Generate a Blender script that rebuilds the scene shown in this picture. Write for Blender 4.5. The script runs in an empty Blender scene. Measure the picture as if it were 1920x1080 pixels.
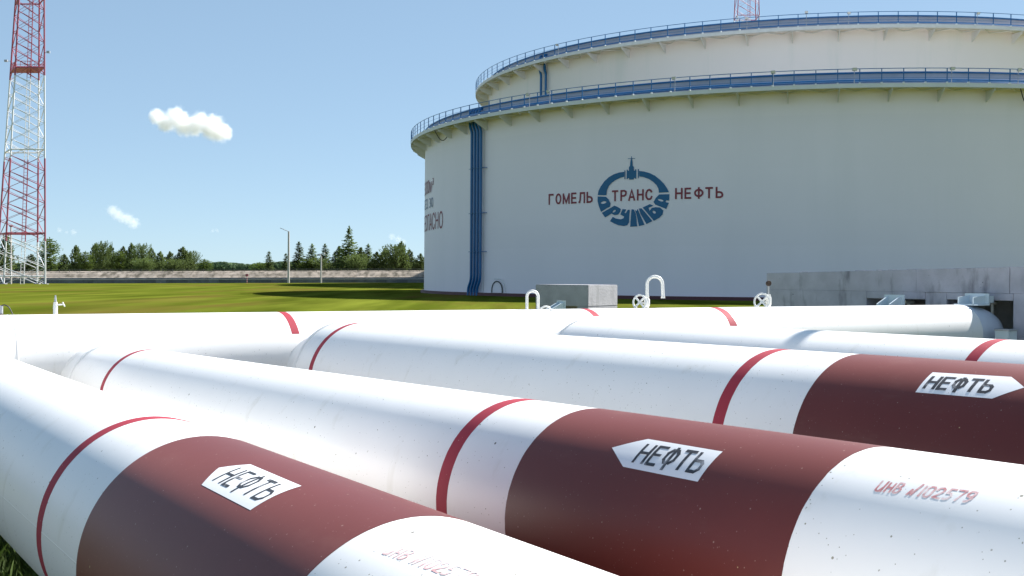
import bpy, bmesh, math, random
import numpy as np
from mathutils import Vector, Matrix
R_ = math.radians
random.seed(7)
SC = bpy.context.scene
COL = SC.collection

# ------------------------------------------------------------------ camera, sky, sun, exposure
HC = 2.2                       # eye height
F = 2131.4                     # focal length in pixels of a 1920 px wide picture
ROLL = 0.00643
PITCH = math.atan((520.5 - 540) / F)


def ray(px, py):
    """direction through a pixel of the 1920x1080 picture: world x right, y forward, z up"""
    X, Y = px - 960.0, 540.0 - py
    c, s = math.cos(ROLL), math.sin(ROLL)
    X, Y = c * X - s * Y, s * X + c * Y
    ca, sa = math.cos(PITCH), math.sin(PITCH)
    return Vector((X / F, (-sa * Y + ca * F) / F, (ca * Y + sa * F) / F))


CAMPOS = Vector((0, 0, HC))
cam_d = bpy.data.cameras.new('camera')
cam = bpy.data.objects.new('camera', cam_d)
COL.objects.link(cam)
r_ = (ray(961, 540) - ray(960, 540)).normalized()
b_ = -ray(960, 540).normalized()
u_ = b_.cross(r_).normalized()
cam.matrix_world = Matrix(((r_.x, u_.x, b_.x, 0), (r_.y, u_.y, b_.y, 0), (r_.z, u_.z, b_.z, HC), (0, 0, 0, 1)))
cam_d.sensor_width = 36
cam_d.lens = F / 1920 * 36
cam_d.clip_start = 0.05
cam_d.clip_end = 20000
SC.camera = cam

SUN_EL = R_(42)
SUN_AZ = R_(52)                # compass angle from +Y (forward) towards +X (right)
sun_dir = Vector((math.sin(SUN_AZ) * math.cos(SUN_EL), math.cos(SUN_AZ) * math.cos(SUN_EL), math.sin(SUN_EL)))
W = bpy.data.worlds.new('World')
SC.world = W
W.use_nodes = True
nt = W.node_tree
nt.nodes.clear()
sky = nt.nodes.new('ShaderNodeTexSky')
sky.sky_type = 'NISHITA'
sky.sun_disc = False
sky.sun_elevation = SUN_EL
sky.sun_rotation = SUN_AZ
sky.altitude = 100
sky.air_density = 0.6
sky.dust_density = 0.1
sky.ozone_density = 2.0
gam = nt.nodes.new('ShaderNodeGamma')        # flattens the sky gradient and lifts the fill light
gam.inputs['Gamma'].default_value = 0.42
tint = nt.nodes.new('ShaderNodeMix')
tint.data_type = 'RGBA'
tint.blend_type = 'MULTIPLY'
tint.inputs['Factor'].default_value = 1.0
tint.inputs['B'].default_value = (0.89, 1.10, 1.24, 1)
bg = nt.nodes.new('ShaderNodeBackground')
bg.inputs['Strength'].default_value = 0.142
wo = nt.nodes.new('ShaderNodeOutputWorld')
nt.links.new(sky.outputs[0], gam.inputs[0])
nt.links.new(gam.outputs[0], tint.inputs['A'])
nt.links.new(tint.outputs['Result'], bg.inputs[0])
nt.links.new(bg.outputs[0], wo.inputs[0])
sun_d = bpy.data.lights.new('sun', 'SUN')
sun_d.energy = 5.0
sun_d.angle = R_(0.53)
sun_d.color = (1.0, 0.965, 0.92)
sun = bpy.data.objects.new('sun', sun_d)
sun.rotation_euler = (-sun_dir).to_track_quat('-Z', 'Y').to_euler()
COL.objects.link(sun)
SC.view_settings.view_transform = 'Standard'
SC.view_settings.look = 'None'
SC.view_settings.gamma = 1
SC.view_settings.use_curve_mapping = False
SC.view_settings.exposure = 1.2
SC.cycles.volume_bounces = 6
SC.cycles.max_bounces = 10
SC.cycles.transparent_max_bounces = 16


# ------------------------------------------------------------------ materials
def mat(name, col, rough=0.6, metal=0.0, spec=0.5, var=0.0, vscale=1.0, bump=0.0, bscale=20.0,
        specks=None, streak=None, objvar=0.0, col2=None, col2scale=0.4, coat=0.0, stretch=None, col2lo=0.4, col2hi=0.65, sheen=None):
    m = bpy.data.materials.new(name)
    m.use_nodes = True
    n = m.node_tree
    N, L = n.nodes, n.links
    p = N['Principled BSDF']
    p.inputs['Roughness'].default_value = rough
    p.inputs['Metallic'].default_value = metal
    p.inputs['Specular IOR Level'].default_value = spec
    p.inputs['Coat Weight'].default_value = coat
    p.inputs['Coat Roughness'].default_value = 0.15
    if sheen:
        p.inputs['Sheen Weight'].default_value = sheen[0]
        p.inputs['Sheen Tint'].default_value = (*sheen[1], 1)
        p.inputs['Sheen Roughness'].default_value = 0.45
    tc = N.new('ShaderNodeTexCoord')
    src = tc.outputs['Object']
    if stretch:
        mp = N.new('ShaderNodeMapping')
        mp.inputs['Scale'].default_value = stretch
        L.new(src, mp.inputs['Vector'])
        src = mp.outputs[0]
    cur = None

    def rgb(c):
        r = N.new('ShaderNodeRGB')
        r.outputs[0].default_value = (*c, 1)
        return r.outputs[0]
    cur = rgb(col)

    def noise(scale, detail=4, rough_=0.55, vec=None):
        t = N.new('ShaderNodeTexNoise')
        t.inputs['Scale'].default_value = scale
        t.inputs['Detail'].default_value = detail
        t.inputs['Roughness'].default_value = rough_
        L.new(vec or src, t.inputs['Vector'])
        return t.outputs['Fac']

    def ramp(fac, lo, hi):
        t = N.new('ShaderNodeMapRange')
        t.inputs['From Min'].default_value = lo
        t.inputs['From Max'].default_value = hi
        t.clamp = True
        L.new(fac, t.inputs['Value'])
        return t.outputs['Result']

    def mix(fac, a, b, mode='MIX'):
        t = N.new('ShaderNodeMix')
        t.data_type = 'RGBA'
        t.blend_type = mode
        if isinstance(fac, float):
            t.inputs['Factor'].default_value = fac
        else:
            L.new(fac, t.inputs['Factor'])
        L.new(a, t.inputs['A'])
        L.new(b, t.inputs['B'])
        return t.outputs['Result']
    if col2:
        cur = mix(ramp(noise(col2scale, 6, 0.6), col2lo, col2hi), cur, rgb(col2))
    if var:
        g = N.new('ShaderNodeMapRange')
        g.inputs['From Min'].default_value = 0.3
        g.inputs['From Max'].default_value = 0.7
        g.inputs['To Min'].default_value = 1 - var
        g.inputs['To Max'].default_value = 1 + var
        L.new(noise(vscale, 6), g.inputs['Value'])
        cur = mix(1.0, cur, g.outputs['Result'], 'MULTIPLY')
    if objvar:
        oi = N.new('ShaderNodeObjectInfo')
        g = N.new('ShaderNodeMapRange')
        g.inputs['To Min'].default_value = 1 - objvar
        g.inputs['To Max'].default_value = 1 + objvar
        L.new(oi.outputs['Random'], g.inputs['Value'])
        cur = mix(1.0, cur, g.outputs['Result'], 'MULTIPLY')
    if streak:
        mp = N.new('ShaderNodeMapping')
        mp.inputs['Scale'].default_value = streak[0]
        L.new(tc.outputs['Object'], mp.inputs['Vector'])
        cur = mix(ramp(noise(1.0, 5, 0.6, mp.outputs[0]), streak[2], streak[3]), cur, rgb(streak[1]))
    if specks:
        for (sc, th, c2, amt) in specks:
            v = N.new('ShaderNodeTexVoronoi')
            v.inputs['Scale'].default_value = sc
            L.new(tc.outputs['Object'], v.inputs['Vector'])
            # only some cells carry a speck
            sep = N.new('ShaderNodeSeparateColor')
            L.new(v.outputs['Color'], sep.inputs[0])
            thn = N.new('ShaderNodeMath')
            thn.operation = 'MULTIPLY'
            L.new(sep.outputs[0], thn.inputs[0])
            thn.inputs[1].default_value = th
            lt = N.new('ShaderNodeMath')
            lt.operation = 'LESS_THAN'
            L.new(v.outputs['Distance'], lt.inputs[0])
            L.new(thn.outputs[0], lt.inputs[1])
            gt = N.new('ShaderNodeMath')
            gt.operation = 'GREATER_THAN'
            L.new(sep.outputs[1], gt.inputs[0])
            gt.inputs[1].default_value = 1 - amt
            mu = N.new('ShaderNodeMath')
            mu.operation = 'MULTIPLY'
            L.new(lt.outputs[0], mu.inputs[0])
            L.new(gt.outputs[0], mu.inputs[1])
            cur = mix(mu.outputs[0], cur, rgb(c2))
    L.new(cur, p.inputs['Base Color'])
    if bump:
        b = N.new('ShaderNodeBump')
        b.inputs['Strength'].default_value = bump
        b.inputs['Distance'].default_value = 0.02
        L.new(noise(bscale, 5), b.inputs['Height'])
        L.new(b.outputs[0], p.inputs['Normal'])
    return m


M = {}
SPK = [(9, 0.075, (0.14, 0.12, 0.09), 0.22), (26, 0.14, (0.30, 0.28, 0.22), 0.30), (60, 0.2, (0.42, 0.40, 0.35), 0.25)]
M['pipe_white'] = mat('white_pipe_paint', (0.83, 0.82, 0.80), 0.36, spec=0.35, var=0.02, vscale=1.3, bump=0.02, bscale=6,
                      specks=SPK, streak=((5, 5, 0.8), (0.66, 0.64, 0.58), 0.60, 0.85))
M['pipe_brown'] = mat('brown_pipe_paint', (0.112, 0.021, 0.017), 0.44, spec=0.36, sheen=(0.13, (1.0, 0.36, 0.30)), var=0.06, vscale=2.0, bump=0.02, bscale=6,
                      specks=[(13, 0.07, (0.42, 0.34, 0.17), 0.16), (34, 0.13, (0.26, 0.17, 0.14), 0.3), (70, 0.2, (0.2, 0.10, 0.09), 0.3)],
                      streak=((2.2, 2.2, 7), (0.14, 0.045, 0.036), 0.60, 0.85))
M['red_band'] = mat('red_band_paint', (0.33, 0.035, 0.055), 0.7, spec=0.2, var=0.05, vscale=4, specks=[(45, 0.16, (0.5, 0.3, 0.26), 0.2)])
M['label_white'] = mat('white_label_paint', (0.82, 0.82, 0.82), 0.35, var=0.02, vscale=5, specks=[(30, 0.10, (0.3, 0.28, 0.22), 0.12)])
M['stencil'] = mat('black_stencil_paint', (0.035, 0.035, 0.04), 0.5, col2=(0.32, 0.32, 0.33), col2scale=16, col2lo=0.56, col2hi=0.68)
M['num_faint'] = mat('faint_red_paint', (0.62, 0.32, 0.32), 0.5, col2=(0.80, 0.70, 0.68), col2scale=12, col2lo=0.42, col2hi=0.58)
M['num_red'] = mat('faded_red_paint', (0.55, 0.22, 0.22), 0.5, col2=(0.76, 0.62, 0.60), col2scale=14, col2lo=0.45, col2hi=0.62)
M['tank_a'] = mat('tank_paint_grey_white', (0.95, 0.86, 0.885), 0.5, objvar=0.012, var=0.02, vscale=0.12, bump=0.02, bscale=0.6,
                  streak=((0.35, 0.35, 0.03), (0.91, 0.83, 0.85), 0.50, 0.8))
M['tank_b'] = mat('tank_paint_cream_white', (0.96, 0.86, 0.82), 0.5, var=0.02, vscale=0.08,
                  streak=((0.3, 0.3, 0.03), (0.84, 0.79, 0.74), 0.55, 0.8))
M['gallery'] = mat('gallery_grey_paint', (0.72, 0.72, 0.70), 0.5, var=0.06, vscale=0.8)
M['gallery_b'] = mat('gallery_pale_paint', (0.78, 0.76, 0.74), 0.5, var=0.06, vscale=0.8)
M['rim_grey'] = mat('rim_grey_mauve', (0.46, 0.44, 0.50), 0.5, var=0.08, vscale=0.6)
M['blue'] = mat('blue_enamel', (0.003, 0.115, 0.31), 0.32, var=0.08, vscale=1.2, coat=0.2)
M['blue_logo'] = mat('blue_logo_paint', (0.006, 0.12, 0.27), 0.45, var=0.05, vscale=1.0)
M['red_logo'] = mat('dark_red_lettering', (0.25, 0.03, 0.05), 0.5, var=0.06, vscale=1.0)
M['blue_faint'] = mat('grey_blue_lettering', (0.16, 0.22, 0.32), 0.5)
M['maroon'] = mat('maroon_base_paint', (0.10, 0.025, 0.03), 0.6, var=0.15, vscale=0.5)
M['roof'] = mat('tank_roof_grey', (0.5, 0.5, 0.5), 0.6)
M['conc'] = mat('raw_concrete', (0.47, 0.45, 0.50), 0.85, var=0.14, vscale=2.2, bump=0.35, bscale=14,
                streak=((2.2, 2.2, 0.7), (0.14, 0.13, 0.15), 0.52, 0.72), specks=[(6, 0.09, (0.07, 0.07, 0.07), 0.35), (19, 0.12, (0.12, 0.12, 0.12), 0.2)])
M['conc_lite'] = mat('old_block_concrete', (0.38, 0.37, 0.39), 0.85, var=0.12, vscale=3.0, bump=0.35, bscale=16,
                     streak=((3.5, 3.5, 0.5), (0.22, 0.22, 0.22), 0.56, 0.80), specks=[(6, 0.09, (0.08, 0.08, 0.08), 0.35)])
M['steel_blue'] = mat('pale_blue_grey_steel', (0.62, 0.70, 0.74), 0.4, var=0.04, vscale=4)
M['cap'] = mat('blue_grey_cap', (0.55, 0.60, 0.68), 0.45, var=0.04, vscale=4)  # darker and bluer than the white pipe paint
M['valve'] = mat('white_valve_enamel', (0.80, 0.79, 0.75), 0.35, var=0.03, vscale=10)
M['black'] = mat('black_rubber', (0.03, 0.03, 0.03), 0.6)
M['rust'] = mat('dark_rusty_iron', (0.07, 0.045, 0.035), 0.8, var=0.2, vscale=20)
M['grass'] = mat('mown_grass', (0.074, 0.094, 0.010), 1.0, spec=0.0, stretch=(1, 0.10, 1), var=0.32, vscale=0.45, bump=0.6, bscale=5,
                 col2=(0.106, 0.122, 0.016), col2scale=0.22, streak=((0.16, 0.025, 1), (0.115, 0.082, 0.022), 0.50, 0.75))
M['blade'] = mat('grass_blade', (0.06, 0.10, 0.015), 0.7, var=0.3, vscale=3)
M['earth'] = mat('dry_earth_bank', (0.27, 0.235, 0.195), 0.95, spec=0.1, var=0.14, vscale=0.5,
                 streak=((0.7, 0.5, 0.2), (0.13, 0.115, 0.09), 0.45, 0.62), bump=0.8, bscale=1.2, col2=(0.36, 0.31, 0.26), col2scale=0.12)
M['gravel'] = mat('bounce_gravel', (0.20, 0.185, 0.16), 0.95, var=0.2, vscale=6, bump=0.6, bscale=30)  # pale ground kept for bouncing light onto the pipes
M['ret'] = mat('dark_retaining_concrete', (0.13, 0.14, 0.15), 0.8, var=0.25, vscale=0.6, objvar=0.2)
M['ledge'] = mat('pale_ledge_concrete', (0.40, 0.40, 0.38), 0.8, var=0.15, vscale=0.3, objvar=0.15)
M['mesh_fence'] = mat('dark_fence_wire', (0.06, 0.07, 0.06), 0.6)
M['tower_red'] = mat('tower_red_paint', (0.40, 0.085, 0.12), 0.5, var=0.08, vscale=0.8)
M['tower_white'] = mat('tower_white_paint', (0.78, 0.78, 0.78), 0.5, var=0.05, vscale=0.8)
M['pole'] = mat('pale_concrete_pole', (0.55, 0.52, 0.49), 0.8, var=0.06, vscale=1.0)
M['galv'] = mat('galvanised_steel', (0.42, 0.43, 0.45), 0.45, metal=0.4, var=0.08, vscale=3)
M['lamp'] = mat('lamp_glass', (0.75, 0.76, 0.78), 0.2)
M['bark'] = mat('pine_bark', (0.10, 0.06, 0.04), 0.9, var=0.2, vscale=4)
M['pine'] = mat('pine_needles', (0.12, 0.165, 0.05), 0.75, spec=0.2, var=0.35, vscale=0.9, objvar=0.28)
M['birch'] = mat('young_leaves', (0.12, 0.175, 0.034), 0.75, spec=0.2, var=0.3, vscale=0.8, objvar=0.2)
M['wood'] = mat('far_wood_foliage', (0.10, 0.15, 0.075), 0.9, spec=0.1, var=0.35, vscale=0.06)


for k_, a_ in (('pine', 0.45), ('birch', 0.5), ('wood', 0.4), ('blade', 0.4)):
    n_ = M[k_].node_tree
    p_ = n_.nodes['Principled BSDF']
    tr = n_.nodes.new('ShaderNodeBsdfTranslucent')
    ms = n_.nodes.new('ShaderNodeMixShader')
    ms.inputs[0].default_value = a_
    n_.links.new(p_.inputs['Base Color'].links[0].from_socket, tr.inputs[0])
    n_.links.new(p_.outputs[0], ms.inputs[1])
    n_.links.new(tr.outputs[0], ms.inputs[2])
    n_.links.new(ms.outputs[0], n_.nodes['Material Output'].inputs[0])


# ------------------------------------------------------------------ mesh helpers
class MB:
    def __init__(s):
        s.v = []
        s.f = []
        s.mi = []

    def add(s, vs, fs, mi=0):
        o = len(s.v)
        s.v += [tuple(v) for v in vs]
        s.f += [tuple(i + o for i in f) for f in fs]
        s.mi += [mi] * len(fs)
        return s

    def box(s, x0, y0, z0, x1, y1, z1, mi=0):
        v = [(x0, y0, z0), (x1, y0, z0), (x1, y1, z0), (x0, y1, z0), (x0, y0, z1), (x1, y0, z1), (x1, y1, z1), (x0, y1, z1)]
        return s.add(v, [(3, 2, 1, 0), (4, 5, 6, 7), (0, 1, 5, 4), (1, 2, 6, 5), (2, 3, 7, 6), (3, 0, 4, 7)], mi)

    def obox(s, O, ax, ay, az, mi=0):
        """box from corner O along three edge vectors"""
        O, ax, ay, az = map(Vector, (O, ax, ay, az))
        v = [O, O + ax, O + ax + ay, O + ay]
        v += [p + az for p in v]
        fs = [(3, 2, 1, 0), (4, 5, 6, 7), (0, 1, 5, 4), (1, 2, 6, 5), (2, 3, 7, 6), (3, 0, 4, 7)]
        if ax.cross(ay).dot(az) < 0:
            fs = [f[::-1] for f in fs]
        return s.add(v, fs, mi)

    def tube(s, pts, r, seg=10, cap=True, closed=False, mi=0):
        pts = [Vector(p) for p in pts]
        n = len(pts)
        rs = r if isinstance(r, (list, tuple)) else [r] * n
        vs, fs = [], []
        ref = None
        for i, p in enumerate(pts):
            if closed:
                t = (pts[(i + 1) % n] - pts[i - 1])
            else:
                t = pts[min(i + 1, n - 1)] - pts[max(i - 1, 0)]
            t.normalize()
            if ref is None:
                ref = Vector((0, 0, 1)) if abs(t.z) < 0.9 else Vector((1, 0, 0))
            a = (ref - t * ref.dot(t)).normalized()
            b = t.cross(a)
            ref = a
            for k in range(seg):
                w = 2 * math.pi * k / seg
                vs.append(p + (a * math.cos(w) + b * math.sin(w)) * rs[i])
        m = n if closed else n - 1
        for i in range(m):
            j = (i + 1) % n
            for k in range(seg):
                l = (k + 1) % seg
                fs.append((i * seg + k, i * seg + l, j * seg + l, j * seg + k))
        if cap and not closed:
            fs.append(tuple(range(seg))[::-1])
            fs.append(tuple((n - 1) * seg + k for k in range(seg)))
        return s.add(vs, fs, mi)

    def lathe(s, prof, seg=32, O=(0, 0, 0), axis=(0, 0, 1), a0=0, a1=2 * math.pi, mi=0, closed_prof=False):
        """profile [(radius, height)] turned round an axis"""
        O = Vector(O)
        ax = Vector(axis).normalized()
        e1 = Vector((0, 0, 1)) if abs(ax.z) < 0.9 else Vector((1, 0, 0))
        e1 = (e1 - ax * e1.dot(ax)).normalized()
        e2 = ax.cross(e1)
        full = abs(a1 - a0 - 2 * math.pi) < 1e-6
        na = seg if full else seg + 1
        vs, fs = [], []
        for i in range(na):
            w = a0 + (a1 - a0) * i / seg
            d = e1 * math.cos(w) + e2 * math.sin(w)
            for (r, h) in prof:
                vs.append(O + ax * h + d * r)
        P = len(prof)
        pm = P if closed_prof else P - 1
        for i in range(seg):
            j = (i + 1) % na
            for k in range(pm):
                l = (k + 1) % P
                fs.append((i * P + k, j * P + k, j * P + l, i * P + l))
        return s.add(vs, fs, mi)

    def mesh(s, name, mats, smooth=False, off=None):
        me = bpy.data.meshes.new(name)
        v = s.v
        if off is not None:
            v = [(a - off[0], b - off[1], c - off[2]) for (a, b, c) in v]
        me.from_pydata(v, [], s.f)
        for m in (mats if isinstance(mats, (list, tuple)) else [mats]):
            me.materials.append(m)
        if any(s.mi):
            me.polygons.foreach_set('material_index', s.mi)
        if smooth:
            me.polygons.foreach_set('use_smooth', [True] * len(me.polygons))
            me.update()
            try:
                me.set_sharp_from_angle(angle=R_(smooth if smooth is not True else 40))
            except Exception:
                pass
        me.update()
        return me


def root_off(parent):
    o = Vector((0, 0, 0))
    while parent is not None:
        o += parent.location
        parent = parent.parent
    return o


def obj(name, mb, mats, parent=None, smooth=False, off=True):
    me = mb.mesh(name, mats, smooth, tuple(root_off(parent)) if (parent is not None and off) else None)
    return link(name, me, parent)


def link(name, me, parent=None, loc=None, rz=None):
    o = bpy.data.objects.new(name, me)
    COL.objects.link(o)
    if parent is not None:
        o.parent = parent
    if loc is not None:
        o.location = loc
    if rz is not None:
        o.rotation_euler = (0, 0, rz)
    return o


def tag(o, label=None, cat=None, group=None, kind=None):
    if label:
        o['label'] = label
    if cat:
        o['category'] = cat
    if group:
        o['group'] = group
    if kind:
        o['kind'] = kind
    return o


def thing(name, label, cat, loc=(0, 0, 0), group=None):
    o = bpy.data.objects.new(name, None)
    COL.objects.link(o)
    o.location = loc
    o.empty_display_size = 0.3
    return tag(o, label, cat, group)


def sstep(x, a, b):
    t = min(1, max(0, (x - a) / (b - a)))
    return t * t * (3 - 2 * t)


def gz(x, y):
    z = 0.5 * sstep(y, 30, 62)
    z += 0.0085 * max(-90, min(60, x + 66)) * sstep(y, 150, 265)
    return z


def ground_hit(px, py, lift=0.0):
    d = ray(px, py)
    t = HC / max(1e-6, -d.z)
    for _ in range(30):
        t = (HC - gz(d.x * t, d.y * t) - lift) / -d.z
    return CAMPOS + d * t


def at(px, py, Y):
    d = ray(px, py)
    return CAMPOS + d * (Y / d.y)


# ------------------------------------------------------------------ the ground
def grid_ground():
    xs = sorted(set([-3000, -1500, -800, -500, -350] + list(range(-260, 261, 8)) + [350, 500, 800, 1500, 3000]))
    ys = sorted(set([-400, -200, -100, -50, -20] + list(range(-12, 120, 4)) + list(range(120, 300, 6)) + [320, 360, 420, 520, 700, 1000, 1600, 3000, 6000]))
    mb = MB()
    vs = [(x, y, gz(x, y)) for y in ys for x in xs]
    nx = len(xs)
    fs = [(j * nx + i, j * nx + i + 1, (j + 1) * nx + i + 1, (j + 1) * nx + i) for j in range(len(ys) - 1) for i in range(nx - 1)]
    mb.add(vs, fs)
    o = obj('ground', mb, M['grass'], smooth=True)
    tag(o, kind='structure')


grid_ground()

# ------------------------------------------------------------------ pipelines
PIPES = {
    1: ((-6.19276, 12.1167, -1.15940), (0.56083, -0.82790, -0.00793), 0.5222),
    2: ((-4.82621, 13.0601, -1.24503), (0.55504, -0.83165, 0.01710), 0.4781),
    3: ((-2.64466, 14.5661, -1.22274), (0.57457, -0.81843, 0.00654), 0.6739),
    4: ((0.41144, 16.6759, -1.27305), (0.54394, -0.83911, 0.00462), 0.7017),
    5: ((-12.7, 7.62445, -0.97884), (0.82294, 0.56812, -0.00191), 0.5484),
}


class Cyl:
    def __init__(s, A, u, r):
        s.A = Vector((A[0], A[1], HC + A[2]))
        s.u = Vector(u).normalized()
        s.r = r
        up = Vector((0, 0, 1))
        s.e1 = (up - s.u * up.dot(s.u)).normalized()      # angle 0 = top
        s.e2 = s.e1.cross(s.u)                             # towards ... side
        if s.e2.y > 0:
            s.e2 = -s.e2                                   # positive angle = towards the camera side

    def P(s, t, a, dr=0.0):
        return s.A + s.u * t + (s.e1 * math.cos(a) + s.e2 * math.sin(a)) * (s.r + dr)

    def hit(s, px, py):
        v = ray(px, py).normalized()
        w = v - s.u * v.dot(s.u)
        a = CAMPOS - s.A
        a = a - s.u * a.dot(s.u)
        qa, qb, qc = w.dot(w), 2 * w.dot(a), a.dot(a) - s.r ** 2
        d = max(0, qb * qb - 4 * qa * qc)
        t = (-qb - math.sqrt(d)) / (2 * qa)
        X = CAMPOS + v * t - s.A
        return X.dot(s.u), math.atan2(X.dot(s.e2), X.dot(s.e1))

    def sleeve(s, t0, t1, dr, a0=-math.pi, a1=math.pi, seg=128, nt=1, edge=None):
        mb = MB()
        vs, fs = [], []
        full = a1 - a0 > 2 * math.pi - 1e-6
        na = seg if full else seg + 1
        prof = [(t0 + (t1 - t0) * k / nt, dr) for k in range(nt + 1)]
        prof = [(t0, dr - 0.004)] + prof + [(t1, dr - 0.004)]
        P = len(prof)
        rnd = random.Random(int(t0 * 100))
        for i in range(na):
            a = a0 + (a1 - a0) * i / seg
            wob = (rnd.random() - 0.5) * 0.002
            for (t, d) in prof:
                vs.append(s.P(t + wob, a, d))
        for i in range(seg):
            j = (i + 1) % na
            for k in range(P - 1):
                fs.append((i * P + k, j * P + k, j * P + k + 1, i * P + k + 1))
        mb.add(vs, fs)
        fix_out(mb, s)
        return mb

    def patch(s, poly, dr, res=0.04):
        """polygon in (t, a) laid on the surface: returns mesh, subdivided"""
        bm = bmesh.new()
        vs = [bm.verts.new((t, a * s.r, 0)) for (t, a) in poly]
        f = bm.faces.new(vs)
        bm.normal_update()
        lo = min(a for _, a in poly) * s.r
        hi = max(a for _, a in poly) * s.r
        res = 2 * math.pi / 128 * s.r
        k = math.ceil(lo / res) * res
        while k < hi:
            bmesh.ops.bisect_plane(bm, geom=bm.verts[:] + bm.edges[:] + bm.faces[:], plane_co=(0, k, 0), plane_no=(0, 1, 0))
            k += res
        mb = MB()
        idx = {v: i for i, v in enumerate(bm.verts)}
        mb.add([s.P(v.co.x, v.co.y / s.r, dr) for v in bm.verts], [tuple(idx[v] for v in f.verts) for f in bm.faces])
        bm.free()
        fix_out(mb, s)
        return mb


def fix_out(mb, c):
    """make faces point away from the cylinder's axis"""
    out = []
    for f in mb.f:
        a, b, d = (Vector(mb.v[i]) for i in f[:3])
        n = (b - a).cross(d - a)
        X = a - c.A
        X = X - c.u * X.dot(c.u)
        out.append(f if n.dot(X) >= 0 else f[::-1])
    mb.f = out


CY = {k: Cyl(*v) for k, v in PIPES.items()}


def circle_prof(r, w, n=6):
    return [(r + math.sin(math.pi * k / n) * w * 0.5, -w * 0.6 + 1.2 * w * k / n) for k in range(n + 1)]


STROKES = {
    'Н': [[(0, 0), (0, 1)], [(.8, 0), (.8, 1)], [(0, .52), (.8, .52)]],
    'Е': [[(.7, 0), (0, 0), (0, 1), (.75, 1)], [(0, .52), (.62, .52)]],
    'Ф': [[(.42, -.12), (.42, 1.06)], [(.2, .2), (.0, .38), (.0, .72), (.2, .92), (.62, .92), (.84, .72), (.84, .38), (.62, .2), (.2, .2)]],
    'Т': [[(.4, 0), (.4, 1)], [(0, 1), (.82, 1)]],
    'Ь': [[(0, 1), (0, 0), (.55, 0), (.78, .15), (.78, .42), (.6, .56), (0, .56)]],
    'и': [[(0, 1), (0, .12), (.14, 0), (.34, 0), (.55, .35)], [(.62, 1), (.55, 0)]],
    'н': [[(0, 0), (.03, .9)], [(.5, 0), (.53, .9)], [(0, .45), (.5, .45)]],
    'в': [[(0, .1), (.05, 1), (.4, 1.0), (.5, .82), (.35, .58), (.1, .52)], [(.35, .58), (.55, .35), (.45, .08), (.2, 0), (0, .1)]],
    'N': [[(0, 0), (.18, .5), (.35, 0), (.72, 1.12)]],
    '1': [[(.05, 0), (.15, 1)]],
    '0': [[(.15, 0), (0, .2), (.05, .85), (.2, 1), (.5, 1), (.62, .85), (.55, .2), (.42, 0), (.15, 0)]],
    '2': [[(0, .72), (.12, .95), (.4, 1), (.6, .85), (.58, .6), (.0, .05), (.62, 0)]],
    '5': [[(.62, 1), (.18, 1), (.08, .55), (.4, .58), (.56, .36), (.42, .08), (.15, 0), (0, .05)]],
    '7': [[(0, 1), (.66, 1), (.22, 0)]],
    '9': [[(.58, .78), (.45, .98), (.15, .98), (0, .75), (.08, .5), (.35, .42), (.56, .62), (.58, .95), (.5, .3), (.3, .05), (.05, .0)]],
    ' ': [],
}


def strokes(cyl, text, t0, t1, a_base0, a_base1, a_h, w, dr, slant=0.0, gap=0.38, glyphs=None):
    """stroke lettering painted on a cylinder"""
    widths = []
    for ch in text:
        xs = [p[0] for st in STROKES[ch] for p in st] or [0, 0.3]
        widths.append(max(xs))
    tot = sum(widths) + gap * (len(text) - 1)
    sc = (t1 - t0) / tot
    mb = MB()
    x = 0
    rnd = random.Random(3)
    lay = 0
    for ch, wd in zip(text, widths):
        for st in STROKES[ch]:
            pts = [(t0 + (x + p[0] + slant * p[1]) * sc, p[1], p[0] + x) for p in st]
            lay = (lay + 1) % 5
            for (p, q) in zip(pts[:-1], pts[1:]):
                def ta(pt):
                    fr = pt[2] / tot
                    base = a_base0 + (a_base1 - a_base0) * fr
                    return Vector((pt[0], (base + a_h * pt[1]) * cyl.r))
                P, Q = ta(p), ta(q)
                d = (Q - P)
                if d.length < 1e-6:
                    continue
                d.normalize()
                nrm = Vector((-d.y, d.x)) * w * 0.5 * (0.9 + 0.2 * rnd.random())
                P = P - d * w * 0.35
                Q = Q + d * w * 0.35
                k = max(1, int((Q - P).length / 0.03))
                vs = []
                for i in range(k + 1):
                    c = P + (Q - P) * (i / k)
                    for sgn in (-1, 1):
                        e = c + nrm * sgn
                        vs.append(cyl.P(e.x, e.y / cyl.r, dr + lay * 0.0001))
                mb.add(vs, [(2 * i, 2 * i + 1, 2 * i + 3, 2 * i + 2) for i in range(k)])
        x += wd + gap
        if glyphs is not None and mb.v:
            fix_out(mb, cyl)
            obj('painted_character', mb, glyphs[0], glyphs[1])
            mb = MB()
    fix_out(mb, cyl)
    return mb


def support(parent, c, t, thick=0.3):
    """concrete saddle under a pipe"""
    mb = MB()
    A = c.A + c.u * t
    u = Vector((c.u.x, c.u.y, 0)).normalized()
    n = Vector((-u.y, u.x, 0))
    n_ = 14
    vs = []
    w = c.r * 0.95
    for sgn in (-0.5, 0.5):
        O = Vector((A.x, A.y, 0)) + u * thick * sgn
        ring = [O - n * w, O + n * w]
        for i in range(n_ + 1):
            a = R_(60) - R_(120) * i / n_
            ring.append(O + n * (c.r + 0.004) * math.sin(a) + Vector((0, 0, A.z - (c.r + 0.004) * math.cos(a))))
        vs += ring
    m = len(vs) // 2
    fs = [tuple(range(m)), tuple(range(2 * m - 1, m - 1, -1))]
    for i in range(m):
        j = (i + 1) % m
        fs.append((j, i, m + i, m + j))
    mb.add(vs, fs)
    return obj('saddle_support', mb, M['conc_lite'], parent)


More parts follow.
